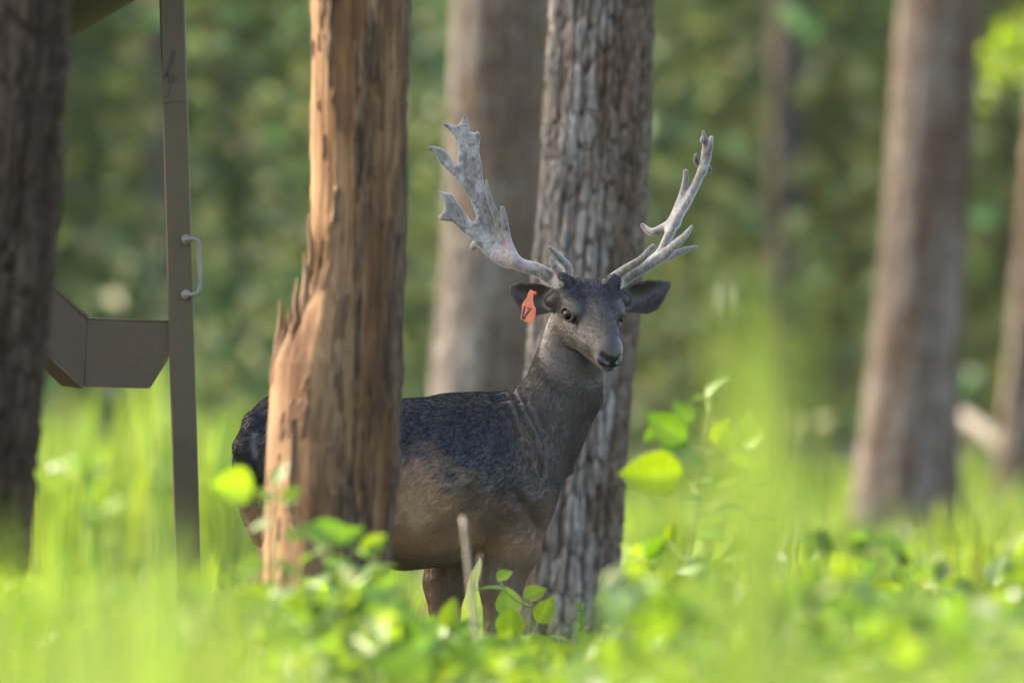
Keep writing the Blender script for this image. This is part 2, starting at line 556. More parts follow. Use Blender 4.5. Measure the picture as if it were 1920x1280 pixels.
# ------------------------------------------------------------------ woodland understory (one far mass)
def thicket(name, x0, x1, y0, y1, h, n, size, seed, palette, label, dens=0.45, hvar=0.0, big=0):
    rng = np.random.default_rng(seed)
    m = int(n * 2.6)
    p = np.stack([rng.uniform(x0, x1, m), rng.uniform(y0, y1, m), h * rng.random(m)], 1)
    g = fbm(p[:, 0] * 0.55, p[:, 1] * 0.5, p[:, 2] * 0.6, seed, 2)
    keep = g + rng.normal(size=m) * 0.05 > dens
    if hvar:
        keep &= p[:, 2] < h * (0.12 + hvar * sstep(0.38, 0.72, fbm(p[:, 0] * 0.8, p[:, 1] * 0.4, 0, seed + 2, 3)))
    p = p[keep][:n]
    sz = size * (0.6 + 0.8 * rng.random(len(p)))
    if big:                                    # large leaves coloured pale yellow to imitate sunlit spots
        sz[-big:] = 0.22 + 0.16 * rng.random(big)
    v, f = leaf_cloud(p, sz, rng, 0.5)
    c = leaf_cols(len(p), rng, palette)
    if big:
        c[-4 * big:] = leaf_cols(big, rng, [(.34, .32, .09), (.30, .27, .12), (.24, .30, .08)])
    tint = np.repeat(fbm(p[:, 0] * 0.5, p[:, 1] * 0.3, p[:, 2] * 0.6, seed + 4, 3), 4)
    # drier leaves and painted-in sunlight yellow the colour in patches, more to the right
    dry = sstep(0.50, 0.66, tint + np.repeat(np.clip(p[:, 0] / 35, -0.04, 0.12), 4))
    c = mix(c, c * 0.4 + np.array((0.17, 0.145, 0.05)), dry * 0.75)
    o = build(name, v, f, M['crown'], None, origin=(0.5 * (x0 + x1), 0.5 * (y0 + y1), 0), smooth=False, attrs={'col': c})
    tag(o, label, 'foliage', kind='stuff')


thicket('understory_foliage', -11, 11, 78, 116, 6.0, 300000, 0.14, 5, SHADE_GREENS, 'blurred green woodland understory filling the background', 0.33, 0.0, 900)
thicket('understory_shrubs', -10, 10, 58, 76, 3.4, 16000, 0.15, 6, SHADE_GREENS, 'low blurred shrubs at the foot of the far woods', 0.47, 1.0)
thicket('far_wood', -30, 34, 112, 128, 11, 60000, 0.5, 8, SHADE_GREENS, 'dense dark wood closing off the far background', 0.3)


# ------------------------------------------------------------------ grass
def blades(base, height, width, lean, rng, cols, seg=3):
    """tapered arching strips. base (n,3)"""
    n = len(base)
    az = rng.uniform(0, 2 * np.pi, n)
    d = np.stack([np.cos(az), np.sin(az), np.zeros(n)], 1)
    fa = rng.uniform(0, 2 * np.pi, n)
    w = np.stack([np.cos(fa), np.sin(fa), np.zeros(n)], 1)
    L = []
    for k in range(seg + 1):
        t = k / seg
        c = base + d * (lean * height * t ** 2.2)[:, None] + np.array([0, 0, 1]) * (height * (t - 0.12 * t ** 3))[:, None]
        ww = width * (1 - t ** 2.2) * 0.5 + 0.0006
        L += [c - w * ww[:, None], c + w * ww[:, None]]
    v = np.stack(L, 1).reshape(-1, 3)
    m = 2 * (seg + 1)
    i = np.arange(n)[:, None] * m
    f = np.concatenate([i + [2 * k, 2 * k + 1, 2 * k + 3, 2 * k + 2] for k in range(seg)])
    return v, f, np.repeat(cols, m, 0)


GRASS = np.array([(0.12, 0.20, 0.045), (0.15, 0.23, 0.05), (0.09, 0.18, 0.045), (0.155, 0.215, 0.055), (0.10, 0.20, 0.06)])


def grass(name, label, n, ys, halfw, h, wd, lean, seed, dens=0.0, pal=GRASS, hmod=None, keepf=None):
    rng = np.random.default_rng(seed)
    y = rng.uniform(*ys, n)
    x = rng.uniform(-1, 1, n) * (halfw + 0.042 * y)
    g = fbm(x * 1.1, y * 0.6, 0, seed, 3)
    k = g > dens
    if keepf is not None:
        k &= keepf(x, y, rng)
    x, y, g = x[k], y[k], g[k]
    n = len(x)
    hh = h[0] + (h[1] - h[0]) * rng.random(n) ** 1.5 * (0.5 + g)
    if hmod is not None:
        hh = hh * hmod(x, y)
    c = pal[rng.integers(0, len(pal), n)] * (0.8 + 0.5 * g[:, None]) * (1 + 0.12 * rng.normal(size=(n, 1)))
    c = np.clip(c, 0.01, 0.6)
    v, f, cc = blades(np.stack([x, y, np.full(n, -0.03)], 1), hh, rng.uniform(*wd, n), rng.uniform(0.1, lean, n), rng, c)
    o = build(name, v, f, M['grass'], None, origin=(0, sum(ys) / 2, 0), attrs={'col': cc})
    tag(o, label, 'grass', kind='stuff')


def pxx(x, y):
    return 960 + x / y * FPX


grass('meadow_grass', 'sunlit yellow-green grass behind the deer', 26000, (33, 64), 1.2, (0.12, 0.36), (0.008, 0.02), 0.5, 21)
grass('clearing_grass', 'short grass around the deer and the feeder', 14000, (26, 33), 1.2, (0.10, 0.34), (0.005, 0.012), 0.6, 22,
      keepf=lambda x, y, r: ~((y > 27.5) & (y < 30.5) & (abs(pxx(x, y) - 880) < 130) & (r.random(len(x)) < 0.6)))
# the taller growth between the camera and the deer, tallest toward the left
def foreground_growth(name, label, n, ys, xr, ytop, spread, wd, lean, seed, pal=GRASS):
    """blades whose height follows from how far up they reach at their own distance"""
    rng = np.random.default_rng(seed)
    y = rng.uniform(*ys, n)
    x = (rng.uniform(*xr, n) - 960) / FPX * y
    px = pxx(x, y)
    top = ytop(px, y) + rng.normal(size=n) * spread + (fbm(x * 5, y * 2, 0, seed, 2) - 0.5) * 160
    h = np.clip(CAMZ - (top - HORIZON) / FPX * y, 0.06, 1.35)
    c = np.clip(pal[rng.integers(0, len(pal), n)] * (1 + 0.15 * rng.normal(size=(n, 1))), 0.01, 0.6)
    v, f, cc = blades(np.stack([x, y, np.full(n, -0.03)], 1), h / 0.88, rng.uniform(*wd, n), rng.uniform(0.03, lean, n), rng, c, 5)
    o = build(name, v, f, M['grass'], None, origin=(0, sum(ys) / 2, 0), attrs={'col': cc})
    tag(o, label, 'grass', kind='stuff')


foreground_growth('tall_foreground_grass', 'tall soft-focus grass between the camera and the clearing', 1900, (12, 25), (-250, 2170),
                  lambda px, d: 1195 + 115 * sstep(440, 580, px) * sstep(1200, 1120, px) - 50 * sstep(500, 300, px), 55, (0.005, 0.013), 0.35, 23)
foreground_growth('tall_reed_grass', 'very tall blurred bright green grass clump in front of the feeder', 170, (14, 19), (40, 450),
                  lambda px, d: 1010 + 70 * np.cos((px - 400) / 40.0), 60, (0.010, 0.022), 0.12, 24)
foreground_growth('near_grass', 'sparse grass close to the camera, blurred to a veil', 150, (7, 11), (-300, 2200),
                  lambda px, d: 1150 - 40 * sstep(500, 300, px) + 160 * sstep(470, 620, px) * sstep(1260, 1130, px), 55, (0.004, 0.010), 0.2, 27)
foreground_growth('sunlit_tall_grass', 'stand of tall sunlit bright green grass behind the feeder', 2600, (42, 54), (40, 500),
                  lambda px, d: 800 + 60 * np.cos((px - 395) / 45.0) + 200 * np.exp(-((px - 215) / 28) ** 2) + 150 * sstep(450, 500, px), 50, (0.010, 0.03), 0.15, 25)
foreground_growth('sunlit_meadow_edge', 'taller sunlit yellow-green grass at the foot of the thick leaning trunk', 2600, (38, 50), (1150, 2050),
                  lambda px, d: 1055 - 40 * sstep(1550, 1900, px), 40, (0.010, 0.03), 0.2, 26, GRASS * np.array((1.10, 1.04, .8)))


# ------------------------------------------------------------------ surface nets for sculpted animals
class Field:
    def __init__(s, xs, ys, zs):
        s.a = [np.asarray(t, np.float32) for t in (xs, ys, zs)]
        s.F = np.full(tuple(len(t) for t in s.a), 0.3, np.float32)

    def sub(s, lo, hi):
        sl = []
        for t, a, b in zip(s.a, lo, hi):
            i, j = np.searchsorted(t, a), np.searchsorted(t, b)
            sl.append(slice(max(0, i - 1), min(len(t), j + 1)))
        g = np.meshgrid(*[t[k] for t, k in zip(s.a, sl)], indexing='ij', sparse=True)
        return tuple(sl), g

    def add(s, fn, lo, hi, k=0.02, m=None):
        m = (k + 0.02) if m is None else m
        sl, g = s.sub(np.asarray(lo) - m, np.asarray(hi) + m)
        d = fn(*g)
        a = s.F[sl]
        if k > 0:
            h = np.clip(0.5 + 0.5 * (a - d) / k, 0, 1)
            s.F[sl] = a * (1 - h) + d * h - k * h * (1 - h)
        else:
            s.F[sl] = np.minimum(a, d)

    def cut(s, fn, lo, hi, k=0.008):
        sl, g = s.sub(np.asarray(lo) - k - 0.01, np.asarray(hi) + k + 0.01)
        d = -fn(*g)
        a = s.F[sl]
        h = np.clip(0.5 - 0.5 * (a - d) / k, 0, 1)
        s.F[sl] = a * (1 - h) + d * h + k * h * (1 - h)

    def ball(s, c, r, k=0.02, frame=None, cut=False):
        """ellipsoid at c, radii r along the axes of frame"""
        c = np.asarray(c, float); r = np.broadcast_to(np.asarray(r, float), (3,)); B = np.eye(3) if frame is None else np.asarray(frame)

        def fn(X, Y, Z):
            x, y, z = X - c[0], Y - c[1], Z - c[2]
            q = [(b[0] * x + b[1] * y + b[2] * z) for b in B]
            k0 = np.sqrt(sum((t / e) ** 2 for t, e in zip(q, r)))
            k1 = np.sqrt(sum((t / e ** 2) ** 2 for t, e in zip(q, r))) + 1e-6
            return k0 * (k0 - 1) / k1
        e = np.sqrt(((B.T * r) ** 2).sum(1))
        (s.cut if cut else s.add)(fn, c - e, c + e, k)

    def cone(s, a, b, ra, rb, k=0.02, squash=None, cut=False):
        """tapered capsule; squash scales distances per axis (flattened rods)"""
        a, b = np.asarray(a, float), np.asarray(b, float)
        w = np.ones(3) if squash is None else np.asarray(squash, float)
        ba = (b - a) * w
        L = max(float((ba ** 2).sum()), 1e-9)

        def fn(X, Y, Z):
            x, y, z = (X - a[0]) * w[0], (Y - a[1]) * w[1], (Z - a[2]) * w[2]
            h = np.clip((x * ba[0] + y * ba[1] + z * ba[2]) / L, 0, 1)
            return np.sqrt((x - ba[0] * h) ** 2 + (y - ba[1] * h) ** 2 + (z - ba[2] * h) ** 2) - (ra + (rb - ra) * h)
        e = max(ra, rb) / w
        (s.cut if cut else s.add)(fn, np.minimum(a, b) - e, np.maximum(a, b) + e, k)

    def rope(s, pts, radii, k=0.02, squash=None):
        for i in range(len(pts) - 1):
            s.cone(pts[i], pts[i + 1], radii[i], radii[i + 1], k, squash)

    def strand(s, pts, radii, k=0.01, squash=None):
        """one smooth tapered rod along a curve, joined to the rest in a single soft union"""
        P = np.asarray(pts, float)
        n = 4 * (len(P) - 1) + 1
        C = catmull(np.concatenate([P, np.asarray(radii, float)[:, None] * 1.0], 1), n)
        P, R_ = C[:, :3], C[:, 3]
        w = np.ones(3) if squash is None else np.asarray(squash, float)

        def fn(X, Y, Z):
            best = None
            for i in range(n - 1):
                a, b = P[i], P[i + 1]
                ba = (b - a) * w
                L = max(float((ba ** 2).sum()), 1e-9)
                x, y, z = (X - a[0]) * w[0], (Y - a[1]) * w[1], (Z - a[2]) * w[2]
                h = np.clip((x * ba[0] + y * ba[1] + z * ba[2]) / L, 0, 1)
                d = np.sqrt((x - ba[0] * h) ** 2 + (y - ba[1] * h) ** 2 + (z - ba[2] * h) ** 2) - (R_[i] + (R_[i + 1] - R_[i]) * h)
                best = d if best is None else np.minimum(best, d)
            return best
        e = R_.max() / w
        s.add(fn, P.min(0) - e, P.max(0) + e, k)

    def mesh(s, soft=None):
        F = s.F
        X, Y, Z = s.a
        ins = F < 0
        cnt = np.zeros(tuple(n - 1 for n in F.shape), np.uint8)
        offs = [(a, b, c) for a in (0, 1) for b in (0, 1) for c in (0, 1)]
        n0, n1, n2 = cnt.shape
        for a, b, c in offs:
            cnt += ins[a:a + n0, b:b + n1, c:c + n2]
        act = (cnt > 0) & (cnt < 8)
        I, J, K = np.nonzero(act)
        idx = np.full(cnt.shape, -1, np.int32)
        idx[I, J, K] = np.arange(len(I))
        acc = np.zeros((len(I), 3)); w = np.zeros(len(I))
        for a in offs:
            for ax in range(3):
                if a[ax]:
                    continue
                b = list(a); b[ax] = 1
                fa = F[I + a[0], J + a[1], K + a[2]]; fb = F[I + b[0], J + b[1], K + b[2]]
                m = (fa < 0) != (fb < 0)
                t = np.where(m, fa / np.where(m, fa - fb, 1), 0)
                pa = np.stack([X[I + a[0]], Y[J + a[1]], Z[K + a[2]]], 1)
                pb = np.stack([X[I + b[0]], Y[J + b[1]], Z[K + b[2]]], 1)
                acc += np.where(m[:, None], pa + (pb - pa) * t[:, None], 0)
                w += m
        V = acc / w[:, None]
        Q = []
        for ax in range(3):
            o1, o2 = (ax + 1) % 3, (ax + 2) % 3
            sl0 = [slice(1, -1)] * 3; sl1 = [slice(1, -1)] * 3
            sl0[ax] = slice(0, -1); sl1[ax] = slice(1, None)
            A, B = ins[tuple(sl0)], ins[tuple(sl1)]
            E = np.stack(np.nonzero(A != B), 1)
            flip = A[tuple(E.T)]
            c = E.copy(); c[:, o1] += 1; c[:, o2] += 1      # grid indices of the edge start
            def cell(d1, d2):
                e = c.copy(); e[:, o1] += d1; e[:, o2] += d2
                return idx[e[:, 0], e[:, 1], e[:, 2]]
            q = np.stack([cell(-1, -1), cell(0, -1), cell(0, 0), cell(-1, 0)], 1)
            q[~flip] = q[~flip][:, ::-1]
            Q.append(q)
        Q = np.concatenate(Q)
        Q = Q[(Q >= 0).all(1)]
        # light smoothing, with more passes where the grid is coarse
        for it in range(2 + (8 if soft is not None else 0)):
            S = np.zeros_like(V); n = np.zeros(len(V))
            for a, b in ((0, 1), (1, 2), (2, 3), (3, 0)):
                np.add.at(S, Q[:, a], V[Q[:, b]]); np.add.at(n, Q[:, a], 1)
                np.add.at(S, Q[:, b], V[Q[:, a]]); np.add.at(n, Q[:, b], 1)
            L = S / n[:, None] - V
            V = V + L * (0.5 if it < 2 else (0.55 if it % 2 == 0 else -0.45) * soft(V)[:, None])
        return V, Q


def axis_pts(lo, hi, flo, fhi, coarse, fine):
    a = np.arange(lo, flo, coarse); b = np.arange(flo, fhi, fine); c = np.arange(fhi, hi, coarse)
    return np.concatenate([a, b, c])


def polyline_dist(U, V, pts):
    d = None
    for (a, b) in zip(pts[:-1], pts[1:]):
        bx, bz = b[0] - a[0], b[1] - a[1]
        L = bx * bx + bz * bz + 1e-12
        h = np.clip(((U - a[0]) * bx + (V - a[1]) * bz) / L, 0, 1)
        e = np.hypot(U - a[0] - bx * h, V - a[1] - bz * h)
        d = e if d is None else np.minimum(d, e)
    return d


def poly_sdf(U, V, poly):
    P = np.asarray(poly); n = len(P)
    d = np.full(U.shape, 1e9); inside = np.zeros(U.shape, bool)
    for i in range(n):
        a, b = P[i], P[(i + 1) % n]
        d = np.minimum(d, polyline_dist(U, V, [a, b]))
        c = ((a[1] <= V) != (b[1] <= V))
        t = a[0] + (V - a[1]) / (b[1] - a[1] + 1e-12) * (b[0] - a[0])
        inside ^= c & (U < t)
    return np.where(inside, -d, d)


# ------------------------------------------------------------------ the deer (local frame: x right, y away, z up; origin on the ground)
DEER = np.array([0.0, DEER_D, 0.0])


def Q(px, py, dy=0.0):
    return np.array([(px - 960) / 800, dy, CAMZ - (py - HORIZON) / 800])


ALPHA = rad(30)                                   # body heading: to the right and away
HX, HY = math.cos(ALPHA), math.sin(ALPHA)
BX = (755 - 960) / 800


def body_pt(s, lat, z):                           # s forward, lat toward the deer's left (away from camera)
    return np.array([BX + s * HX - lat * HY, s * HY + lat * HX, z])


# head frame
_p, _yaw = rad(32), rad(19)
Hf = np.array([math.cos(_p) * math.sin(_yaw), -math.cos(_p) * math.cos(_yaw), -math.sin(_p)])
Hr = np.array([math.cos(_yaw), math.sin(_yaw), 0])
Hu = np.array([math.sin(_p) * math.sin(_yaw), -math.sin(_p) * math.cos(_yaw), math.cos(_p)])
HO = Q(1114, 590, 0.10)
HB = np.stack([Hf, Hr, Hu])


def hp(f, r, u):
    return HO + f * Hf + r * Hr + u * Hu


EYE = {s: hp(0.004, s * 0.059, 0.004) for s in (-1, 1)}
EYE_N = {s: nrm(0.36 * Hf + s * 0.9 * Hr + 0.18 * Hu) for s in (-1, 1)}
EAR = {}
for s, (base, tip) in {-1: (Q(1050, 566, 0.14), Q(951, 538, 0.16)), 1: (Q(1160, 566, 0.18), Q(1266, 531, 0.24))}.items():
    e1 = nrm(tip - base)
    fwd = np.array([0.10 * s, -1, 0.12])
    e3 = nrm(fwd - e1 * np.dot(fwd, e1))          # opening faces the camera
    e2 = np.cross(e3, e1)
    if e2[2] > 0: e2 = -e2                        # e2 points down
    EAR[s] = (base, e1, e2, e3, float(np.linalg.norm(tip - base)))


def deer_body():
    F = Field(axis_pts(-0.68, 0.42, -0.03, 0.41, 0.0070, 0.0034), axis_pts(-0.33, 0.52, -0.12, 0.29, 0.0070, 0.0038),
              axis_pts(-0.02, 1.22, 0.945, 1.215, 0.0070, 0.0034))
    S = np.array([-.415, -.39, -.34, -.24, -.1, 0, .1, .2, .29, .36, .41, .44])
    TOP = np.array([.80, .83, .872, .896, .900, .9015, .908, .914, .903, .85, .79, .75])
    BOT = np.array([.74, .70, .635, .575, .520, .503, .512, .535, .575, .635, .69, .72])
    HW = np.array([.02, .06, .110, .140, .175, .190, .186, .166, .140, .095, .05, .02])

    def torso(X, Y, Z):
        s = (X - BX) * HX + Y * HY
        l = -(X - BX) * HY + Y * HX
        t, b, w = np.interp(s, S, TOP), np.interp(s, S, BOT), np.interp(s, S, HW)
        c, h = (t + b) / 2, (t - b) / 2
        z = (Z - c) / h
        # narrower at the spine than at the ribs
        w = w * (1 - 0.22 * np.clip(z, 0, 1.2))
        k = (np.abs(l / w) ** 2.25 + np.abs(z) ** 2.25) ** (1 / 2.25)
        return np.maximum((k - 1) * np.minimum(w, h), np.maximum(s - .455, -s - .418))
    F.add(torso, (-.68, -.33, .45), (.2, .52, .98), 0.0, 0.05)
    BB = np.array([[HX, HY, 0], [-HY, HX, 0], [0, 0, 1]])
    for sd in (-1, 1):
        # haunch, stifle, hind leg with hock pointing back
        F.ball(body_pt(-.265, sd * .075, .735), (.14, .085, .185), .06, BB)
        F.ball(body_pt(-.235, sd * .095, .63), (.105, .06, .13), .05, BB)
        st = -.30 + (0.03 if sd < 0 else -0.03)
        F.rope([body_pt(-.22, sd * .10, .60), body_pt(-.29, sd * .095, .48), body_pt(st - .07, sd * .09, .37)], [.07, .047, .027], .03)
        F.rope([body_pt(st - .07, sd * .09, .37), body_pt(st - .045, sd * .09, .22), body_pt(st - .03, sd * .09, .10)], [.027, .020, .020], .015)
        F.rope([body_pt(st - .03, sd * .09, .10), body_pt(st + .0, sd * .09, .045), body_pt(st + .02, sd * .09, .012)], [.021, .020, .026], .01)
        # shoulder blade, upper arm, front leg
        F.ball(body_pt(.235, sd * .088, .740), (.125, .070, .158), .05, BB)
        F.ball(body_pt(.250, sd * .100, .665), (.082, .058, .105), .05, BB)
        fs = .205 if sd < 0 else .165
        F.rope([body_pt(.240, sd * .110, .66), body_pt(fs + .03, sd * .105, .555), body_pt(fs + .005, sd * .098, .47),
                body_pt(fs + .0, sd * .092, .36)], [.070, .060, .044, .032], .03)
        F.rope([body_pt(fs, sd * .092, .36), body_pt(fs + .006, sd * .09, .30), body_pt(fs, sd * .09, .20), body_pt(fs, sd * .09, .09)], [.031, .031, .019, .019], .015)
        F.rope([body_pt(fs, sd * .09, .09), body_pt(fs + .025, sd * .09, .045), body_pt(fs + .04, sd * .09, .012)], [.021, .020, .026], .01)
    # brisket and breast
    F.ball(body_pt(.305, 0, .715), (.095, .10, .13), .04, BB)
    # tail
    F.rope([body_pt(-.395, 0, .85), body_pt(-.425, -.01, .79), body_pt(-.425, -.015, .70)], [.028, .026, .015], .02)
    # neck
    F.rope([Q(950, 850, .17), Q(1003, 812, .19), Q(1042, 757, .20), Q(1064, 690, .205), Q(1080, 630, .20), Q(1098, 575, .18)],
           [.135, .100, .080, .070, .066, .060], .035)
    F.rope([Q(1000, 880, .20), Q(1045, 815, .19), Q(1080, 745, .18), Q(1092, 690, .165)], [.045, .045, .043, .042], .04)
    F.ball(Q(1106, 744, .17), (.022, .03, .028), .025)
    # withers
    F.rope([body_pt(.13, 0, .855), body_pt(.27, 0, .855), Q(985, 775, .17)], [.042, .044, .042], .04)
    # ---- head
    H = HB
    F.ball(hp(-.058, 0, -.012), (.072, .066, .058), .03, H)
    F.cone(hp(-.03, 0, -.016), hp(.120, 0, -.018), .063, .036, .02)
    F.ball(hp(.06, 0, .010), (.095, .027, .032), .025, H)
    F.ball(hp(.130, 0, -.015), (.045, .0275, .027), .018, H)
    F.ball(hp(.149, 0, -.030), (.024, .0260, .020), .012, H)
    F.ball(hp(.129, 0, -.051), (.032, .0200, .013), .010, H)
    for sd in (-1, 1):
        F.cone(hp(-.05, sd * .030, -.056), hp(.110, sd * .010, -.046), .036, .019, .02)
        F.ball(hp(-.002, sd * .042, -.042), (.056, .025, .036), .02, H)
        F.ball(hp(.055, sd * .030, -.034), (.05, .020, .026), .02, H)
        F.ball(hp(-.002, sd * .050, .020), (.034, .021, .015), .018, H)
        F.ball(hp(-.030, sd * .048, .010), (.035, .022, .026), .02, H)
        # pedicle
        F.rope([hp(-.055, sd * .040, .018), hp(-.066, sd * .056, .046), hp(-.070, sd * .066, .060)], [.024, .0165, .012], .015)
        # lips round the nose
        F.ball(hp(.139, sd * .016, -.030), (.026, .015, .018), .008, H)
        # eye: hollow and lids
        F.ball(EYE[sd] + EYE_N[sd] * .010, .0185, .008, None, cut=True)
        t1 = nrm(np.cross(EYE_N[sd], Hu)); t2 = np.cross(EYE_N[sd], t1)
        if t2 @ Hu < 0: t2 = -t2
        for k in range(12):
            a = 2 * np.pi * k / 12; b = 2 * np.pi * (k + 1) / 12
            pa, pb = (EYE[sd] + EYE_N[sd] * (.0095 if math.sin(x) < 0 else .0120) + t1 * .0200 * math.cos(x) + t2 * .0140 * math.sin(x) for x in (a, b))
            F.cone(pa, pb, .0036, .0036, .005)
        # tear line
        F.cone(hp(.026, sd * .048, -.004), hp(.045, sd * .041, -.010), .0035, .002, .008, cut=True)
        # nostril
        F.cone(hp(.169, sd * .0135, -.024), hp(.155, sd * .0245, -.016), .0062, .0036, .004, cut=True)
        # ear: a cupped leaf
        b0, e1, e2, e3, L = EAR[sd]

        def ear(X, Y, Z, b0=b0, e1=e1, e2=e2, e3=e3, L=L):
            x, y, z = X - b0[0], Y - b0[1], Z - b0[2]
            u = (x * e1[0] + y * e1[1] + z * e1[2]) / L
            v = x * e2[0] + y * e2[1] + z * e2[2]
            w = x * e3[0] + y * e3[1] + z * e3[2]
            uu = np.clip(u, 0, 1)
            lo = np.interp(uu, [0, .15, .4, .6, .8, .93, 1], [.018, .034, .052, .047, .027, .010, .001])
            up = np.interp(uu, [0, .15, .4, .6, .8, .93, 1], [.018, .026, .030, .026, .018, .010, .001])
            c = (lo - up) / 2; hw = (lo + up) / 2
            t = (v - c) / (hw + 1e-6)
            cup = hw * (0.55 * (1 - uu) + 0.22) * t * t - 0.012 - .35 * hw * (1 - uu)
            side = (np.abs(t) - 1) * hw
            end = np.maximum(u - 1, -u - 0.1) * L
            thick = .0042
            q = np.sqrt(np.maximum(side + thick, 0) ** 2 + np.maximum(end + thick, 0) ** 2 + (w - cup) ** 2) - thick
            return q
        c = b0 + e1 * L / 2
        F.add(ear, c - .10, c + .10, .006, .0)
        F.rope([hp(-.07, sd * .045, .012), b0 + e1 * .016 - e3 * .012], [.034, .020], .015)
    # mouth line
    sl, g = F.sub(HO - .22, HO + .22)
    x, y, z = (g[i] - HO[i] for i in range(3))
    f_, r_, u_ = (x * H[i][0] + y * H[i][1] + z * H[i][2] for i in range(3))
    d = polyline_dist(f_, u_, [(.172, -.048), (.152, -.046), (.122, -.0425), (.085, -.045)])
    F.F[sl] += 0.0035 * np.exp(-(d / .0026) ** 2) * (f_ > .03)
    # brow tuft relief
    tuft = (vnoise(f_ * 60, r_ * 130, u_ * 60, 4) - .5) * sstep(.02, -.03, f_) * sstep(.02, .05, u_)
    F.F[sl] -= 0.004 * tuft
    # skin folds where the turned neck meets the shoulder, and muscle/rib relief on the near side
    sl, g = F.sub((-.35, -.33, .5), (.16, .3, .97))
    X, Y, Z = g
    near = (Y < .23)
    folds = [([(961, 738), (978, 775), (998, 815), (1012, 850), (1016, 885)], .009, .0075),
             ([(976, 732), (990, 768), (1010, 806), (1021, 840)], .006, .006),
             ([(945, 742), (958, 775), (972, 802)], .005, .008),
             ([(905, 985), (880, 1000), (868, 1035)], .004, .016),
             ([(930, 760), (925, 820), (915, 880), (893, 930), (878, 965)], .010, .022),
             ([(1002, 985), (985, 955), (965, 925)], .006, .014)]
    for pts, dep, wid in folds:
        q = [((a - 960) / 800, CAMZ - (b - HORIZON) / 800) for a, b in pts]
        F.F[sl] += np.where(near, 1.15 * dep * np.exp(-(polyline_dist(X, Z, q) / wid) ** 2), 0)
    for k in range(5):
        a = 760 + 26 * k
        q = [((px - 960) / 800, CAMZ - (py - HORIZON) / 800) for px, py in ((a, 790), (a + 4, 860), (a - 4, 940), (a - 16, 1000))]
        F.F[sl] += np.where(near, .0022 * np.exp(-(polyline_dist(X, Z, q) / .007) ** 2), 0)
    F.F += ((vnoise(F.a[0][:, None, None] * 22, F.a[1][None, :, None] * 22, F.a[2][None, None, :] * 14, 8) - .5) * .0020).astype(np.float32)
    return F.mesh(lambda V: sstep(.22, .30, np.linalg.norm(V - HO, axis=1)))


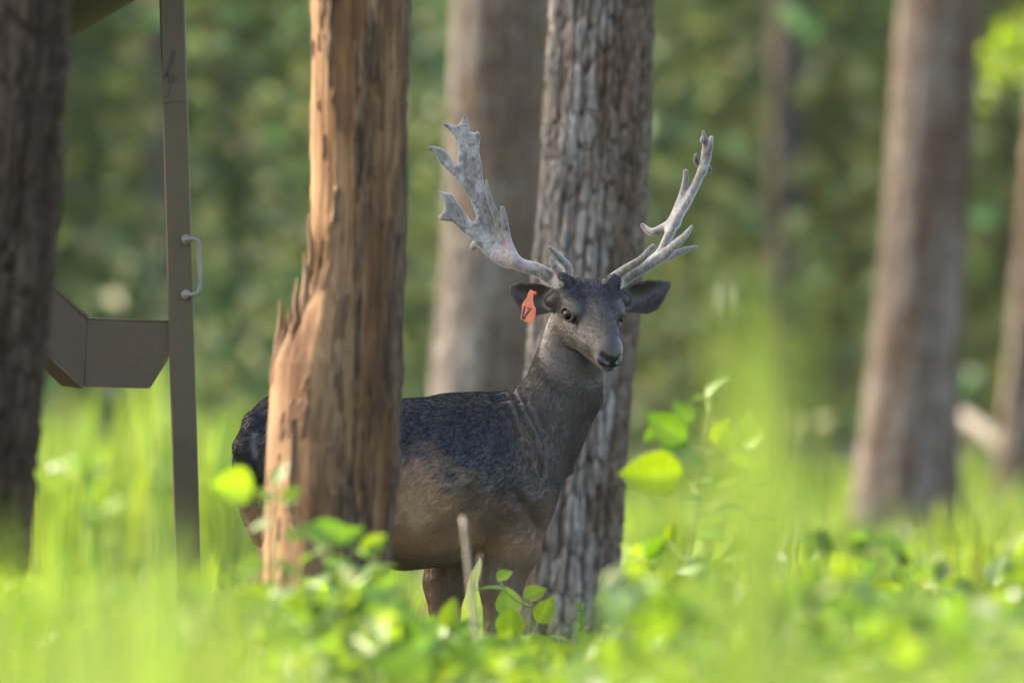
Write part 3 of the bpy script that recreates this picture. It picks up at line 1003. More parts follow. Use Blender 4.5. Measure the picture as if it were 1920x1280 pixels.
def coat(V):
    """colour of the black-phase coat at points in deer space"""
    X, Y, Z = V.T
    px, py = 960 + X * 800, HORIZON + (CAMZ - Z) * 800
    n1 = fbm(X * 9, Y * 9, Z * 9, 1, 4) - .5
    n2 = fbm(X * 40, Y * 40, Z * 40, 2, 3) - .5
    black, brown, tan = np.array((.014, .0135, .0155)), np.array((.30, .170, .084)), np.array((.42, .285, .17))
    greyb, face, legc = np.array((.078, .063, .052)), np.array((.030, .027, .028)), np.array((.20, .135, .09))
    # black saddle with a ragged lower edge over a brown flank with bounced sunlight painted into its tones
    edge = np.interp(px, [450, 620, 740, 800, 880, 930, 990], [985, 960, 885, 872, 920, 965, 955])
    b = sstep(-58, 62, py - edge + n1 * 90 + n2 * 60)
    c = mix(black, brown, b)
    c = mix(c, tan, sstep(.42, .62, .5 + n1 + n2 * .4) * b * sstep(900, 980, py) * sstep(900, 850, px) * .9)
    # darker wedge behind the elbow and along the belly line
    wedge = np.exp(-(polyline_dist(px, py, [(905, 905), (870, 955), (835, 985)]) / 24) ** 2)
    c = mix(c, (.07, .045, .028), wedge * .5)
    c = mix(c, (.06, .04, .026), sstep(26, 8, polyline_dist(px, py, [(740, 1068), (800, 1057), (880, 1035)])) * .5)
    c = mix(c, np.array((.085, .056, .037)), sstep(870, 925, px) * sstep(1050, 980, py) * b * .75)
    # shoulder: dark, browner toward the breast
    c = mix(c, (.115, .068, .034), np.exp(-(polyline_dist(px, py, [(985, 800), (1012, 880), (1020, 930), (1000, 985)]) / 22) ** 2) * .75)
    # neck
    nk = polyline_dist(px, py, [(1030, 800), (1060, 720), (1080, 620)])
    inn = sstep(120, 70, nk) * sstep(935, 1000, px + (py - 760) * -.45)
    c = mix(c, greyb, inn * (1 - .0 * n1))
    # charcoal saddle fades to brown-grey on the shoulder
    c = mix(c, (.060, .044, .034), sstep(880, 1000, px) * sstep(800, 900, py) * (1 - b) * .7)
    # legs
    c = mix(c, legc, sstep(1010, 1060, py))
    # head
    hd = (V - HO) @ HB.T
    f, r, u = hd.T
    inh = sstep(.175, .13, np.linalg.norm(hd - np.array((.03, 0, -.01)), axis=1)) * (py < 705)
    inh = inh * sstep(-.075, -.055, u + .12 * np.clip(-f, 0, 1) + .06)
    c = mix(c, mix(face, (.058, .048, .041), sstep(.015, -.045, u) * .9), inh)
    top = sstep(.005, .030, u + n1 * .03 - .12 * np.clip(f, 0, 1)) * sstep(.08, .0, f)
    c = mix(c, (.014, .015, .020), inh * top * .95)
    c = mix(c, (.018, .018, .024), inh * np.exp(-(r / .022) ** 2) * sstep(-.01, .015, u) * sstep(.14, .04, f) * .75)
    for s in (-1, 1):
        de = np.linalg.norm(V - (EYE[s] + EYE_N[s] * .008), axis=1)
        c = mix(c, (.13, .108, .088), np.exp(-((de - .029) / .0070) ** 2) * .6)
        c = mix(c, (.012, .010, .010), sstep(.0235, .0195, de))
    c = mix(c, (.10, .095, .092), inh * sstep(.105, .135, f) * sstep(.004, -.016, u) * .6)
    nose = sstep(.149, .155, f) * sstep(-.044, -.038, u) * sstep(-.004, -.010, u - .3 * np.abs(r)) * (f > .1)
    c = mix(c, (.016, .016, .019), nose)
    c = mix(c, (.085, .08, .078), (f > .09) * sstep(-.040, -.048, u) * sstep(.2, .17, f) * inh * .6)
    # ears
    for s in (-1, 1):
        b0, e1, e2, e3, L = EAR[s]
        q = V - b0
        uu = q @ e1 / L
        m = (uu > .05) * (uu < 1.1) * (np.abs(q @ e2) < .07) * (np.abs(q @ e3) < .06) * sstep(.05, .2, uu)
        c = mix(c, (.030, .021, .016), m)
    c = mix(c, (.20, .17, .16), sstep(7, 2, polyline_dist(px, py, [(482, 812), (480, 832), (485, 852)])) * (Y < .1) * .8)  # pale streak on the rump
    return np.clip(c * (1 + n2[:, None] * .2), .004, 1), nose


M['coat'] = mat_attr('deer_coat', 0.62, 220, (1, 1, 1), 0.8, 1.25, 0.08, 0.0015, 0.55, 0.15)
# the nose pad is wet
_t = M['coat'].node_tree
_a = _t.nodes.new('ShaderNodeAttribute'); _a.attribute_name = 'wet'
_m = _t.nodes.new('ShaderNodeMapRange')
_m.inputs['To Min'].default_value = 0.48; _m.inputs['To Max'].default_value = 0.22
_t.links.new(_a.outputs['Fac'], _m.inputs['Value'])
_t.links.new(_m.outputs[0], _t.nodes['Principled BSDF'].inputs['Roughness'])



def hair_mat():
    k = NT('deer_hair')
    k.l(k.attr(), k.b.inputs['Base Color'])
    k.b.inputs['Roughness'].default_value = 0.5
    k.b.inputs['Specular IOR Level'].default_value = 0.2
    return k.m


def make_deer():
    root = thing('fallow_deer', 'dark brown antlered buck with orange ear tag looking toward the camera', 'deer', DEER)
    V, Qd = deer_body()
    c, nose = coat(V)
    body = link('body', mkmesh('body', V, Qd, M['coat'], attrs={'col': c, 'wet': nose}), root)
    # short fur
    tri = np.concatenate([Qd[:, [0, 1, 2]], Qd[:, [0, 2, 3]]])
    a, b, d = V[tri[:, 0]], V[tri[:, 1]], V[tri[:, 2]]
    N = np.cross(b - a, d - a); A = np.linalg.norm(N, axis=1) + 1e-12
    N = N / A[:, None]
    cen = (a + b + d) / 3
    wgt = A * np.where(N[:, 1] < .45, 1, .35) * np.where(cen[:, 2] > .25, 1, .3)
    wgt = wgt * np.where(np.linalg.norm(cen - HO, axis=1) < .2, 2.0, 1)
    rng = np.random.default_rng(5)
    n = 170000
    t = rng.choice(len(tri), n, p=wgt / wgt.sum())
    r1, r2 = np.sqrt(rng.random(n)), rng.random(n)
    P = a[t] * (1 - r1)[:, None] + b[t] * (r1 * (1 - r2))[:, None] + d[t] * (r1 * r2)[:, None]
    Nn = N[t]
    hd = (P - HO) @ HB.T
    dh = np.linalg.norm(P - HO, axis=1)
    flow = np.tile(np.array([-HX, -HY, -.35]), (n, 1))
    px, py = 960 + P[:, 0] * 800, HORIZON + (CAMZ - P[:, 2]) * 800
    neck = sstep(120, 70, polyline_dist(px, py, [(1030, 800), (1060, 720), (1080, 620)]))[:, None]
    flow = flow * (1 - neck) + np.array([-.35, -.05, -.95]) * neck
    leg = sstep(.58, .50, P[:, 2])[:, None]
    flow = flow * (1 - leg) + np.array([-.2, 0, -1]) * leg
    inh = sstep(.20, .15, dh)[:, None]
    earm = np.zeros(n, bool)
    flow = flow * (1 - inh) + (-Hf + .25 * np.sign(hd[:, 1:2]) * Hr) * inh
    for s in (-1, 1):
        b0, e1, e2, e3, L = EAR[s]
        m = (((P - b0) @ e1 / L > .1) & ((P - b0) @ e1 / L < 1.1) & (np.abs((P - b0) @ e2) < .07))[:, None]
        flow = np.where(m, e1, flow)
        earm |= m[:, 0]
    flow = flow + rng.normal(size=(n, 3)) * .22
    T = nrm(flow - Nn * (flow * Nn).sum(1, keepdims=True))
    ln = (.012 - .0075 * inh[:, 0]) * (.6 + .7 * rng.random(n))
    ln = ln * np.where((hd[:, 0] < .0) & (hd[:, 2] > .03) & (dh < .13), 1.5, 1)
    ln = np.where(earm, ln * .4, ln)
    keep = (hd[:, 0] < .138) | (dh > .25)
    for s in (-1, 1):
        keep &= np.linalg.norm(P - (EYE[s] + EYE_N[s] * .008), axis=1) > .021
    P, Nn, T, ln = P[keep], Nn[keep], T[keep], ln[keep]
    n = len(P)
    lift = (.12 + .12 * rng.random(n))[:, None]
    p1 = P + (T + Nn * lift * 1.4) * ln[:, None] * .5
    p2 = P + (T + Nn * lift * .9 - np.array([0, 0, .12])) * ln[:, None]
    pts = np.stack([P - Nn * .0008, p1, p2], 1).reshape(-1, 3).astype(np.float32)
    cv = bpy.data.hair_curves.new('fur')
    cv.add_curves([3] * n)
    cv.points.foreach_set('position', pts.ravel())
    rr = np.tile(np.array([.00034, .00028, .00007], np.float32), n)
    (cv.attributes.get('radius') or cv.attributes.new('radius', 'FLOAT', 'POINT')).data.foreach_set('value', rr)
    hc = coat(P)[0] * (.85 + .30 * rng.random((n, 1)))
    hc = np.concatenate([np.repeat(hc, 3, 0), np.ones((3 * n, 1))], 1).astype(np.float32)
    cv.attributes.new('col', 'FLOAT_COLOR', 'POINT').data.foreach_set('color', hc.ravel())
    cv.materials.append(hair_mat())
    fo = link('fur', cv, body)
    fo['kind'] = 'stuff'
    # eyes
    k = NT('eye')
    k.b.inputs['Base Color'].default_value = (.010, .004, .0025, 1)
    k.b.inputs['Roughness'].default_value = .06
    k.b.inputs['Specular IOR Level'].default_value = .3
    for s in (-1, 1):
        u, v = np.meshgrid(np.linspace(0, np.pi, 17), np.linspace(0, 2 * np.pi, 24, endpoint=False), indexing='ij')
        p = np.stack([np.sin(u) * np.cos(v), np.sin(u) * np.sin(v), np.cos(u)], -1) * .0178
        i = np.arange(17 * 24).reshape(17, 24)
        q = np.stack([i[:-1], np.roll(i[:-1], -1, 1), np.roll(i[1:], -1, 1), i[1:]], -1).reshape(-1, 4)[:, ::-1]
        link('eye', mkmesh('eye', p.reshape(-1, 3), q, k.m), root, EYE[s] + EYE_N[s] * .0015)
    make_antlers(root)
    make_ear_tag(root)


def antler_cols(V, tips):
    X, Y, Z = V.T
    n = fbm(X * 30, Y * 30, Z * 12, 31, 4) - .5
    sp = vnoise(X * 260, Y * 260, Z * 160, 32)
    c = mix((.20, .18, .16), (.36, .335, .305), sstep(-.15, .15, n))
    st = fbm(X * 110, Y * 110, Z * 90, 33, 3)
    c = mix(c, (.075, .062, .052), sstep(.52, .68, st) * .5)
    c = mix(c, (.09, .085, .08), sstep(.74, .92, sp) * .45)
    c = mix(c, (.36, .26, .25), sstep(.60, .74, fbm(X * 14 + 3, Y * 14, Z * 14, 35, 2)) * .5)
    for (p, r, w) in tips:
        d = np.linalg.norm(V - p, axis=1)
        c = mix(c, (.075, .062, .058), sstep(r, r * .3, d) * w)
    return c


def make_antlers(root):
    m = mat_attr('antler_velvet', .8, 260, (1, 1, .4), .6, 1.25, .5, .002, .2, 1.0)
    # ---- the buck's right antler (broad palm seen flat)
    z2 = lambda x, y: (780 + x / 3.459, 190 + y / 3.459)

    def A(x, y, dy):
        px, py = z2(x, y)
        return Q(px, py, dy)
    yc = lambda X, Z: .16 + .30 * np.clip(Z - 1.17, 0, 1) - .18 * np.clip(.06 - X, 0, 1)      # the palm sweeps back and out
    at = lambda x, y, o=0: (lambda p: np.array([p[0], float(yc(p[0], p[2])) + o, p[2]]))(A(x, y, 0))
    F = Field(np.arange(-.23, .16, .0027), np.arange(.02, .36, .003), np.arange(1.12, 1.60, .0027))
    outline = [(600, 1010), (560, 900), (510, 770), (462, 650), (433, 500), (424, 400), (408, 310), (418, 220), (404, 186), (378, 198), (350, 192), (338, 140), (328, 95), (314, 74),
               (298, 100), (284, 135), (264, 154), (225, 148), (178, 132), (176, 152), (205, 182), (240, 218), (262, 272), (270, 340), (268, 400), (258, 415), (232, 372), (196, 322), (150, 295), (105, 286), (66, 292),
               (80, 318), (118, 345), (155, 402), (200, 446), (240, 482), (290, 548), (338, 620), (370, 690), (388, 745), (384, 778), (362, 782), (318, 725), (270, 655), (240, 605), (208, 594), (148, 580), (142, 596),
               (172, 640), (184, 690), (168, 722), (138, 748), (146, 770), (190, 778), (232, 780), (300, 848), (372, 898), (430, 975), (480, 1028), (560, 1075), (610, 1090)]
    poly = np.array([(Q(*z2(*p))[0], Q(*z2(*p))[2]) for p in outline])
    X, Z = np.meshgrid(F.a[0], F.a[2], indexing='ij')
    d2 = poly_sdf(X, Z, poly)
    YC = yc(X, Z)
    rim = .0075 + .003 * sstep(1.42, 1.2, Z)
    # rounded edges, a slightly hollow blade with a thicker rim
    d2, YC, rim = d2[:, None, :], YC[:, None, :], rim[:, None, :]
    hollow = .0028 * sstep(-.004, -.02, d2)
    F.F = (np.sqrt(np.maximum(d2 + rim, 0) ** 2 + (F.a[1][None, :, None] - YC) ** 2) - rim + hollow).astype(np.float32)
    bead = hp(-.066, -.063, .046)
    F.strand([bead, A(905, 1165, .150), A(800, 1100, .145), A(690, 1065, .142), A(600, 1025, .150), at(530, 975)], [.017, .0185, .0165, .0155, .0165, .015], .012)
    F.strand([A(985, 1150, .125), A(985, 1075, .095), A(925, 1010, .075), A(868, 950, .06)], [.0135, .0105, .0085, .0050], .008)
    F.strand([A(950, 1120, .13), A(900, 1070, .12), A(878, 1022, .11)], [.012, .010, .005], .010)
    F.strand([A(640, 1030, .140), at(592, 900, -.018), at(576, 790, -.026), at(560, 690, -.03)], [.0135, .0105, .0085, .0055], .008)
    F.strand([at(560, 880, -.012), at(520, 745, -.018), at(474, 620, -.02), at(455, 516, -.022)], [.009, .0078, .0066, .0042], .008)
    F.strand([at(410, 915), at(382, 930, .02), at(368, 950, .035)], [.010, .010, .008], .008)
    F.F += ((vnoise(F.a[0][:, None, None] * 90, F.a[1][None, :, None] * 90, F.a[2][None, None, :] * 50, 3) - .5) * .0007).astype(np.float32)
    V, q = F.mesh()
    tips = [(A(985, 1150, .125), .032, .8)] + [(at(*p), r, w) for p, r, w in (((314, 80), .022, 1), ((180, 140), .022, .9), ((408, 230), .018, .8), ((415, 370), .03, .35), ((70, 295), .022, .9), ((150, 585), .014, .6), ((455, 520), .012, .5))]
    link('antler', mkmesh('antler', V, q, m, attrs={'col': antler_cols(V, tips)}), root)
    # ---- the buck's left antler (palm seen edge-on)
    z3 = lambda x, y, dy: Q(1100 + x / 3.765, 220 + y / 3.765, dy)
    F = Field(np.arange(.20, .51, .0027), np.arange(-.02, .44, .003), np.arange(1.11, 1.56, .0027))
    flat = (1, .42, 1)
    F.strand([hp(-.066, .063, .046), z3(235, 1165, .195), z3(330, 1105, .195), z3(450, 1040, .19), z3(560, 965, .18)], [.017, .017, .0150, .0135, .0125], .010)
    F.strand([z3(560, 965, .18), z3(640, 890, .165), z3(700, 838, .155), z3(748, 772, .15)], [.0120, .0100, .0085, .0052], .008)
    F.strand([z3(520, 1000, .20), z3(600, 985, .225), z3(690, 945, .25), z3(784, 918, .27)], [.0105, .0092, .0082, .0058], .008)
    F.strand([z3(440, 1035, .20), z3(525, 955, .225), z3(572, 870, .245), z3(640, 725, .265), z3(705, 620, .28), z3(775, 490, .295), z3(822, 380, .305), z3(852, 250, .315)],
           [.0110, .0100, .0112, .0120, .0112, .0104, .0098, .0080], .008, flat)
    F.strand([z3(850, 260, .315), z3(850, 165, .32), z3(836, 92, .32)], [.0075, .0068, .0035], .008, (1, .6, 1))
    F.strand([z3(835, 380, .30), z3(872, 270, .305), z3(895, 140, .31)], [.0090, .0075, .0058], .008, (1, .5, 1))
    F.strand([z3(640, 745, .27), z3(560, 775, .285), z3(480, 812, .30), z3(430, 790, .31), z3(404, 760, .315)], [.0115, .0105, .0095, .0075, .0050], .010, (1, .6, 1))
    F.strand([z3(600, 770, .27), z3(650, 640, .285), z3(690, 530, .30), z3(710, 440, .305), z3(711, 378, .31)], [.0100, .0090, .0082, .0072, .0060], .010, (1, .6, 1))
    F.strand([z3(170, 1155, .165), z3(270, 1078, .135), z3(380, 1010, .11), z3(440, 945, .095), z3(470, 908, .09)], [.0140, .0110, .0092, .0076, .0056], .008)
    for (x, y, r) in ((785, 285, .0085), (790, 320, .006), (880, 275, .006), (882, 365, .0065), (830, 150, .006), (820, 160, .004)):
        F.ball(z3(x, y, .305), (r * .7, r, r * 1.6), .004)
    F.F += ((vnoise(F.a[0][:, None, None] * 90, F.a[1][None, :, None] * 90, F.a[2][None, None, :] * 50, 5) - .5) * .0008).astype(np.float32)
    V, q = F.mesh()
    tips = [(z3(*p, .305), r, w) for p, r, w in (((836, 100), .016, .8), ((845, 230), .032, .85), ((785, 300), .020, 1), ((885, 270), .014, .9), ((884, 365), .014, .9), ((405, 765), .012, .5), ((470, 910), .010, .5), ((750, 775), .012, .6), ((711, 390), .012, .3))]
    link('antler', mkmesh('antler', V, q, m, attrs={'col': antler_cols(V, tips)}), root)


def make_ear_tag(root):
    z1 = lambda x, y, dy: Q(940 + x / 10.67, 520 + y / 10.67, dy)
    k = NT('tag_plastic')
    k.l(k.ramp(k.noise(90, 4), [(.3, (.72, .17, .07)), (.7, (.82, .24, .11))]), k.b.inputs['Base Color'])
    k.b.inputs['Roughness'].default_value = .45
    k.b.inputs['Subsurface Weight'].default_value = 0.1
    out = [(585, 245), (640, 275), (632, 470), (650, 560), (690, 625), (672, 800), (630, 925), (470, 885), (380, 830), (408, 700), (415, 530), (500, 420), (545, 300)]
    dy = lambda y: .085 - .006 * (y / 900)
    n = len(out)
    fr = np.array([z1(x, y, dy(y)) for x, y in out]); bk = fr + np.array([.0008, .0030, 0])
    v = np.concatenate([fr, bk]) + DEER
    side = np.array([[i, i + n, (i + 1) % n + n, (i + 1) % n] for i in range(n)])
    t = build('ear_tag', v, [np.arange(n)[None], np.arange(n, 2 * n)[::-1][None], side], k.m, root, smooth=False)
    t['label'] = 'orange plastic ear tag marked 17'
    # stud through the ear
    c0 = z1(655, 322, .085) + DEER
    ax = np.array([.35, -.92, .05]); ax /= np.linalg.norm(ax)
    v, fs = tube([c0 - ax * .03, c0 + ax * .003, c0 + ax * .0031, c0 + ax * .006, c0 + ax * .0062, c0 + ax * .003], [.002, .002, .0045, .0045, .0026, .0022], 14)
    build('stud', v, fs, k.m, t)
    ink = NT('tag_ink')
    ink.b.inputs['Base Color'].default_value = (.035, .03, .03, 1)
    ink.b.inputs['Roughness'].default_value = .6

    def stroke(pts, w):
        P = np.array([z1(x, y, dy(y)) for x, y in pts]) + np.array([0, -.0006, 0]) + DEER
        L, R_ = [], []
        for i in range(len(P)):
            d = P[min(i + 1, len(P) - 1)] - P[max(i - 1, 0)]
            nn = nrm(np.array([-d[2], 0, d[0]]))
            L.append(P[i] + nn * w); R_.append(P[i] - nn * w)
        m = len(P)
        return np.array(L + R_), np.array([[i, i + 1, m + i + 1, m + i] for i in range(m - 1)])
    for pts in ([(475, 585), (450, 680), (430, 790), (420, 838)], [(520, 622), (600, 640), (545, 690), (480, 780), (445, 850)]):
        v, f = stroke(pts, .0021)
        build('numeral', v, f, ink.m, t, smooth=False)


make_deer()


# ------------------------------------------------------------------ the dead snag in front of the deer
def snag():
    d = 27.5
    K = ppm(d)
    base = W(604, HORIZON + CAMZ * K, d)
    t = thing('dead_tree', 'dead tan snag with peeling dark bark and a splintered side in front of the deer', 'tree', (base[0], d, 0))
    ys = np.array([-3200, -60, 0, 400, 560, 640, 700, 900, 1100, 1300, 1470, 1700])
    cx = np.array([700, 673, 672, 669, 663, 660, 658, 651, 642, 634, 628, 626])
    hw = np.array([40, 86, 86, 84, 86, 87, 88, 84, 78, 78, 82, 84])
    z_of = lambda y: CAMZ - (y - HORIZON) / K
    z = np.concatenate([np.linspace(-0.2, z_of(-60), 620), np.linspace(z_of(-60), z_of(-3200), 30)[1:]])
    py = HORIZON + (CAMZ - z) * K
    CX = (np.interp(py, ys, cx) - 960) / K
    R = np.interp(py, ys, hw) / K
    na = 300
    th = np.linspace(0, 2 * np.pi, na, endpoint=False)
    TH, Z = np.meshgrid(th, z)
    PY = np.repeat(py[:, None], na, 1)
    ct, st = np.cos(TH), np.sin(TH)
    # fibres run up the bare wood
    fib = fbm(ct * 11, st * 11, Z * 0.9, 3, 3) - .5
    fine = fbm(ct * 34, st * 34, Z * 1.6, 4, 2) - .5
    lump = fbm(ct * 1.3, st * 1.3, Z * 1.6, 6, 3) - .5
    # the outer slab left standing on the left side, torn off along a ragged line
    jag = 610 + (vnoise(TH * 9, 0, 0, 12) - .5) * 110 + (vnoise(TH * 26, 0, 0, 13) - .5) * 70 - 190 * sstep(3.5, 4.4, TH) + 30 * sstep(3.1, 2.6, TH)
    slab = sstep(-14, 10, PY - jag) * sstep(-.05, -.75, ct + .25 * st)
    ext = np.interp(PY, [380, 500, 600, 680, 900, 1200, 1700], [4, 8, 34, 58, 68, 72, 78]) / K
    # flaking remains of bark: ragged scabs everywhere, a closed sheet only on the far right
    wob = (fbm(ct * 5, st * 5, Z * 9, 44, 3) - .5)
    bk = fbm(ct * 2.6 + 3, st * 2.6, Z * 2.6 + wob, 15, 5)
    bark = sstep(.485, .530, bk + .13 * (ct - .22) + .05 * st * 0 + .05 * sstep(850, 1000, PY) - .05 * slab + .06 * (fine + fib))
    scab = sstep(.60, .64, fbm(ct * 7 + 8, st * 7, Z * 9, 45, 4) + .05 * ct)
    rough = fbm(ct * 12, st * 12, Z * 22, 46, 3) - .5
    r = R[:, None] * (1 + .08 * lump) + fib * .006 + fine * .003 + slab * ext + bark * (.007 + .010 * rough) + scab * .004 \
        + .05 * np.exp(-np.clip(Z, 0, 9) / .12)
    v = np.stack([CX[:, None] + r * ct, d + r * st, Z], -1)
    tone = fbm(ct * 2.2, st * 2.2, Z * 3.0, 31, 4)
    grain = fbm(ct * 16, st * 16, Z * .8, 32, 3)
    c = mix((.135, .066, .029), (.215, .120, .058), sstep(.35, .65, tone))
    c = mix(c, (.12, .060, .030), sstep(.50, .66, grain) * .6)
    c = mix(c, (.26, .165, .095), sstep(.50, .62, fbm(ct * 1.5 + 4, st * 1.5, Z * 1.4, 47, 3) - .12 * ct) * .55)
    c = mix(c, (.26, .165, .095), slab * .45)
    c = mix(c, (.11, .052, .027), sstep(.52, .62, fbm(ct * 3 + 9, st * 3, Z * 5, 33, 4)) * .7)
    c = mix(c, (.085, .045, .026), scab * .8)
    c = mix(c, mix((.055, .033, .021), (.125, .080, .050), sstep(-.15, .15, rough)), bark)
    n, m = Z.shape
    i = np.arange(n * m).reshape(n, m)
    q = np.stack([i[:-1], np.roll(i[:-1], -1, 1), np.roll(i[1:], -1, 1), i[1:]], -1).reshape(-1, 4)
    build('trunk', v.reshape(-1, 3), [q, i[-1][None]], M['wood'], t, attrs={'col': c.reshape(-1, 3)})
    # standing splinters
    for (x0, y0, x1, y1, w, dy) in ((524, 700, 524, 562, 10, .02), (551, 690, 545, 582, 8, -.03), (560, 640, 556, 520, 8, -.06), (575, 600, 572, 472, 9, -.07), (583, 520, 582, 400, 7, -.06), (536, 690, 533, 610, 8, .05)):
        a, b = W(x0, y0, d) + [0, dy, 0], W(x1, y1, d) + [0, dy * 1.1, 0]
        k = np.linspace(0, 1, 7)
        P = a + (b - a) * k[:, None] + np.stack([.003 * np.sin(k * 7 + x0), 0 * k, 0 * k], 1)
        v, fs = tube(P, w / K * (1 - k ** 2.5 * .85), 7)
        build('splinter', v, fs, M['wood'], t, attrs={'col': np.tile((.24, .155, .092), (len(v), 1))})


snag()


# ------------------------------------------------------------------ the metal game feeder
def paint_mat(name, c0, c1, rust=(.12, .055, .03)):
    k = NT(name)
    c = k.ramp(k.noise(6, 6, .6), [(.3, c0), (.7, c1)])
    f = k.ramp(k.noise(55, 6, .65), [(.56, (0, 0, 0)), (.72, (1, 1, 1))])
    mx = k.n('MixRGB'); mx.inputs[2].default_value = (*rust, 1)
    k.l(f, mx.inputs[0]); k.l(c, mx.inputs[1])
    k.l(mx.outputs[0], k.b.inputs['Base Color'])
    k.b.inputs['Roughness'].default_value = .55
    k.b.inputs['Specular IOR Level'].default_value = .4
    k.bump(k.noise(300, 3), .12, .001)
    return k.m


def box_beam(a, b, wx, wy, bev=.004):
    """square tube between two points with chamfered corners"""
    a, b = np.asarray(a, float), np.asarray(b, float)
    c = []
    for sx, sy in ((1, 1), (-1, 1), (-1, -1), (1, -1)):
        p = [(sx * (wx - bev), sy * wy), (sx * wx, sy * (wy - bev))]
        c += p if sx * sy < 0 else p[::-1]
    c = np.array(c)[::-1]
    ring = np.concatenate([c, np.zeros((8, 1))], 1)
    v = np.concatenate([a + ring, b + ring])
    i = np.arange(8)
    q = np.stack([i, (i + 1) % 8, (i + 1) % 8 + 8, i + 8], 1)
    return v, [q[:, ::-1], i[None], (i + 8)[::-1][None]]


def plate(pts, thick):
    P = np.asarray(pts, float); n = len(P)
    nn = nrm(np.cross(P[1] - P[0], P[2] - P[0])) * thick / 2
    v = np.concatenate([P + nn, P - nn])
    i = np.arange(n)
    return v, [i[None], (i + n)[::-1][None], np.stack([i, i + n, (i + 1) % n + n, (i + 1) % n], 1)]


def feeder():
    d = 30.55
    K = ppm(d)
    m = paint_mat('olive_paint', (.070, .054, .027), (.092, .071, .037))
    mb = paint_mat('brown_paint', (.062, .043, .025), (.084, .058, .033))
    zinc = paint_mat('zinc_rod', (.16, .15, .125), (.24, .23, .20), (.14, .09, .06))
    t = thing('game_feeder', 'olive metal game feeder with leg post, handle and angular tray', 'feeder', (W(-60, 500, d)[0], d, 0))
    yb = HORIZON + CAMZ * K
    xl = lambda y: 323 + .0275 * y
    top = -110
    v, f = box_beam(W(xl(yb), yb, d), W(xl(top), top, d), .0300, .030)
    post = build('leg', v, f, m, t, smooth=False)
    # weld line, rust scars
    dark = paint_mat('rust_scar', (.035, .022, .018), (.06, .035, .025))
    yf = d - .0304
    for pts in ([(322, 92), (331, 96), (326, 118), (316, 140), (308, 152), (306, 146), (314, 126)], [(311, 140), (322, 138), (334, 146), (326, 158), (314, 158)], [(318, 160), (322, 161), (316, 186), (313, 184)]):
        P = np.array([W(x, y, yf) for x, y in pts])
        v, f = plate(P, .0006)
        build('rust_mark', v, f, dark, post, smooth=False)
    v, fs = tube([W(306, 195, yf), W(328, 190, yf), W(352, 188, yf)], .0012, 6)
    build('weld_seam', v, fs, m, post)
    for (x, z) in ((-.86, .2), (-.80, -.75)):
        a = np.array([W(-60, 500, d)[0] + x * .85, d + z, 0.0]); b = a + [.05, -z * .08, 1.95]
        v, f = box_beam(a, b, .03, .03)
        build('leg', v, f, m, t, smooth=False)
    # handle bent from rod, bolted to the post
    yh = d - .046
    P = catmull([W(346, 449, yf), W(350, 449, yh), W(362, 448, yh), W(371, 453, yh), W(373, 468, yh), W(374, 500, yh), W(375, 532, yh), W(372, 547, yh), W(362, 552, yh), W(350, 552, yh), W(346, 552, yf)], 44)
    v, fs = tube(P, .0055, 10)
    h = build('handle', v, fs, zinc, t)
    for y in (449, 552):
        c = W(349, y, yf)
        v, fs = tube([c + [0, .002, 0], c + [0, -.010, 0], c + [0, -.013, 0]], [.0125, .0125, .009], 8)
        build('bolt', v, fs, zinc, h, smooth=False)
    # tray
    y0 = d - .02
    A = [W(163, 598, y0), W(318, 604, y0), W(320, 655, y0), W(277, 728, y0), W(157, 725, y0)]
    v, f = plate(A, .004)
    tray = build('tray', v, f, mb, t, smooth=False)
    B = [A[0] + [-.001, -.003, 0], A[4] + [-.001, -.003, 0], W(-30, 552, y0 - .10), W(-20, 430, y0 - .10)]
    build('side_plate', *plate(B, .004), mb, tray, smooth=False)
    C = [A[4] + [-.002, -.004, -.003], W(116, 722, y0 + .02), W(-30, 585, y0 - .06), W(-25, 560, y0 - .105)]
    build('bottom_plate', *plate(C, .004), mb, tray, smooth=False)
    bk = np.array([0, .26, 0])
    build('back_plate', *plate([p + bk for p in A], .004), mb, tray, smooth=False)
    build('floor_plate', *plate([A[3] + [0, .003, .002], A[3] + bk, A[4] + bk, A[4] + [0, .003, .002]], .004), mb, tray, smooth=False)
    build('end_plate', *plate([A[2] + [-.004, .003, 0], A[2] + bk, A[3] + bk + [0, 0, .003], A[3] + [0, .003, .003]], .004), mb, tray, smooth=False)
    build('back_side_plate', *plate([A[0] + bk, A[4] + bk, W(-30, 552, y0 + .10), W(-20, 430, y0 + .10)], .004), mb, tray, smooth=False)
    # rolled rim and seam bead
    for a, b in ((A[0], A[1]), (B[3], B[0])):
        v, fs = tube([a + [0, -.001, .001], b + [0, -.001, .001]], .0026, 8)
        build('rim', v, fs, mb, tray)
    v, fs = tube([A[0], A[4]], .0028, 8)
    build('seam', v, fs, mb, tray)
    # hopper with funnel and down pipe, above the picture
    ax = W(-60, 500, d)
    seg = 48
    R = .46
    zf = W(0, -26, d)[2]
    slope = 80 / 138
    def lathe(prof):
        a = np.linspace(0, 2 * np.pi, seg, endpoint=False)
        v = np.array([[ax[0] + r * np.cos(t_), d + r * np.sin(t_), z] for r, z in prof for t_ in a])
        i = np.arange(len(prof) * seg).reshape(-1, seg)
        return v, [np.stack([i[:-1], np.roll(i[:-1], -1, 1), np.roll(i[1:], -1, 1), i[1:]], -1).reshape(-1, 4)]
    v, f = lathe([(R, zf), (R + .012, zf), (R + .012, zf + .02), (R, zf + .02), (R, zf + .75), (R + .03, zf + .76), (.05, zf + .95), (.0, zf + .95)])
    hop = build('hopper', v, f, mb, t, smooth=False)
    v, f = lathe([(.07, zf - (R - .07) * slope), (R, zf)])
    build('funnel', v, f, mb, hop)
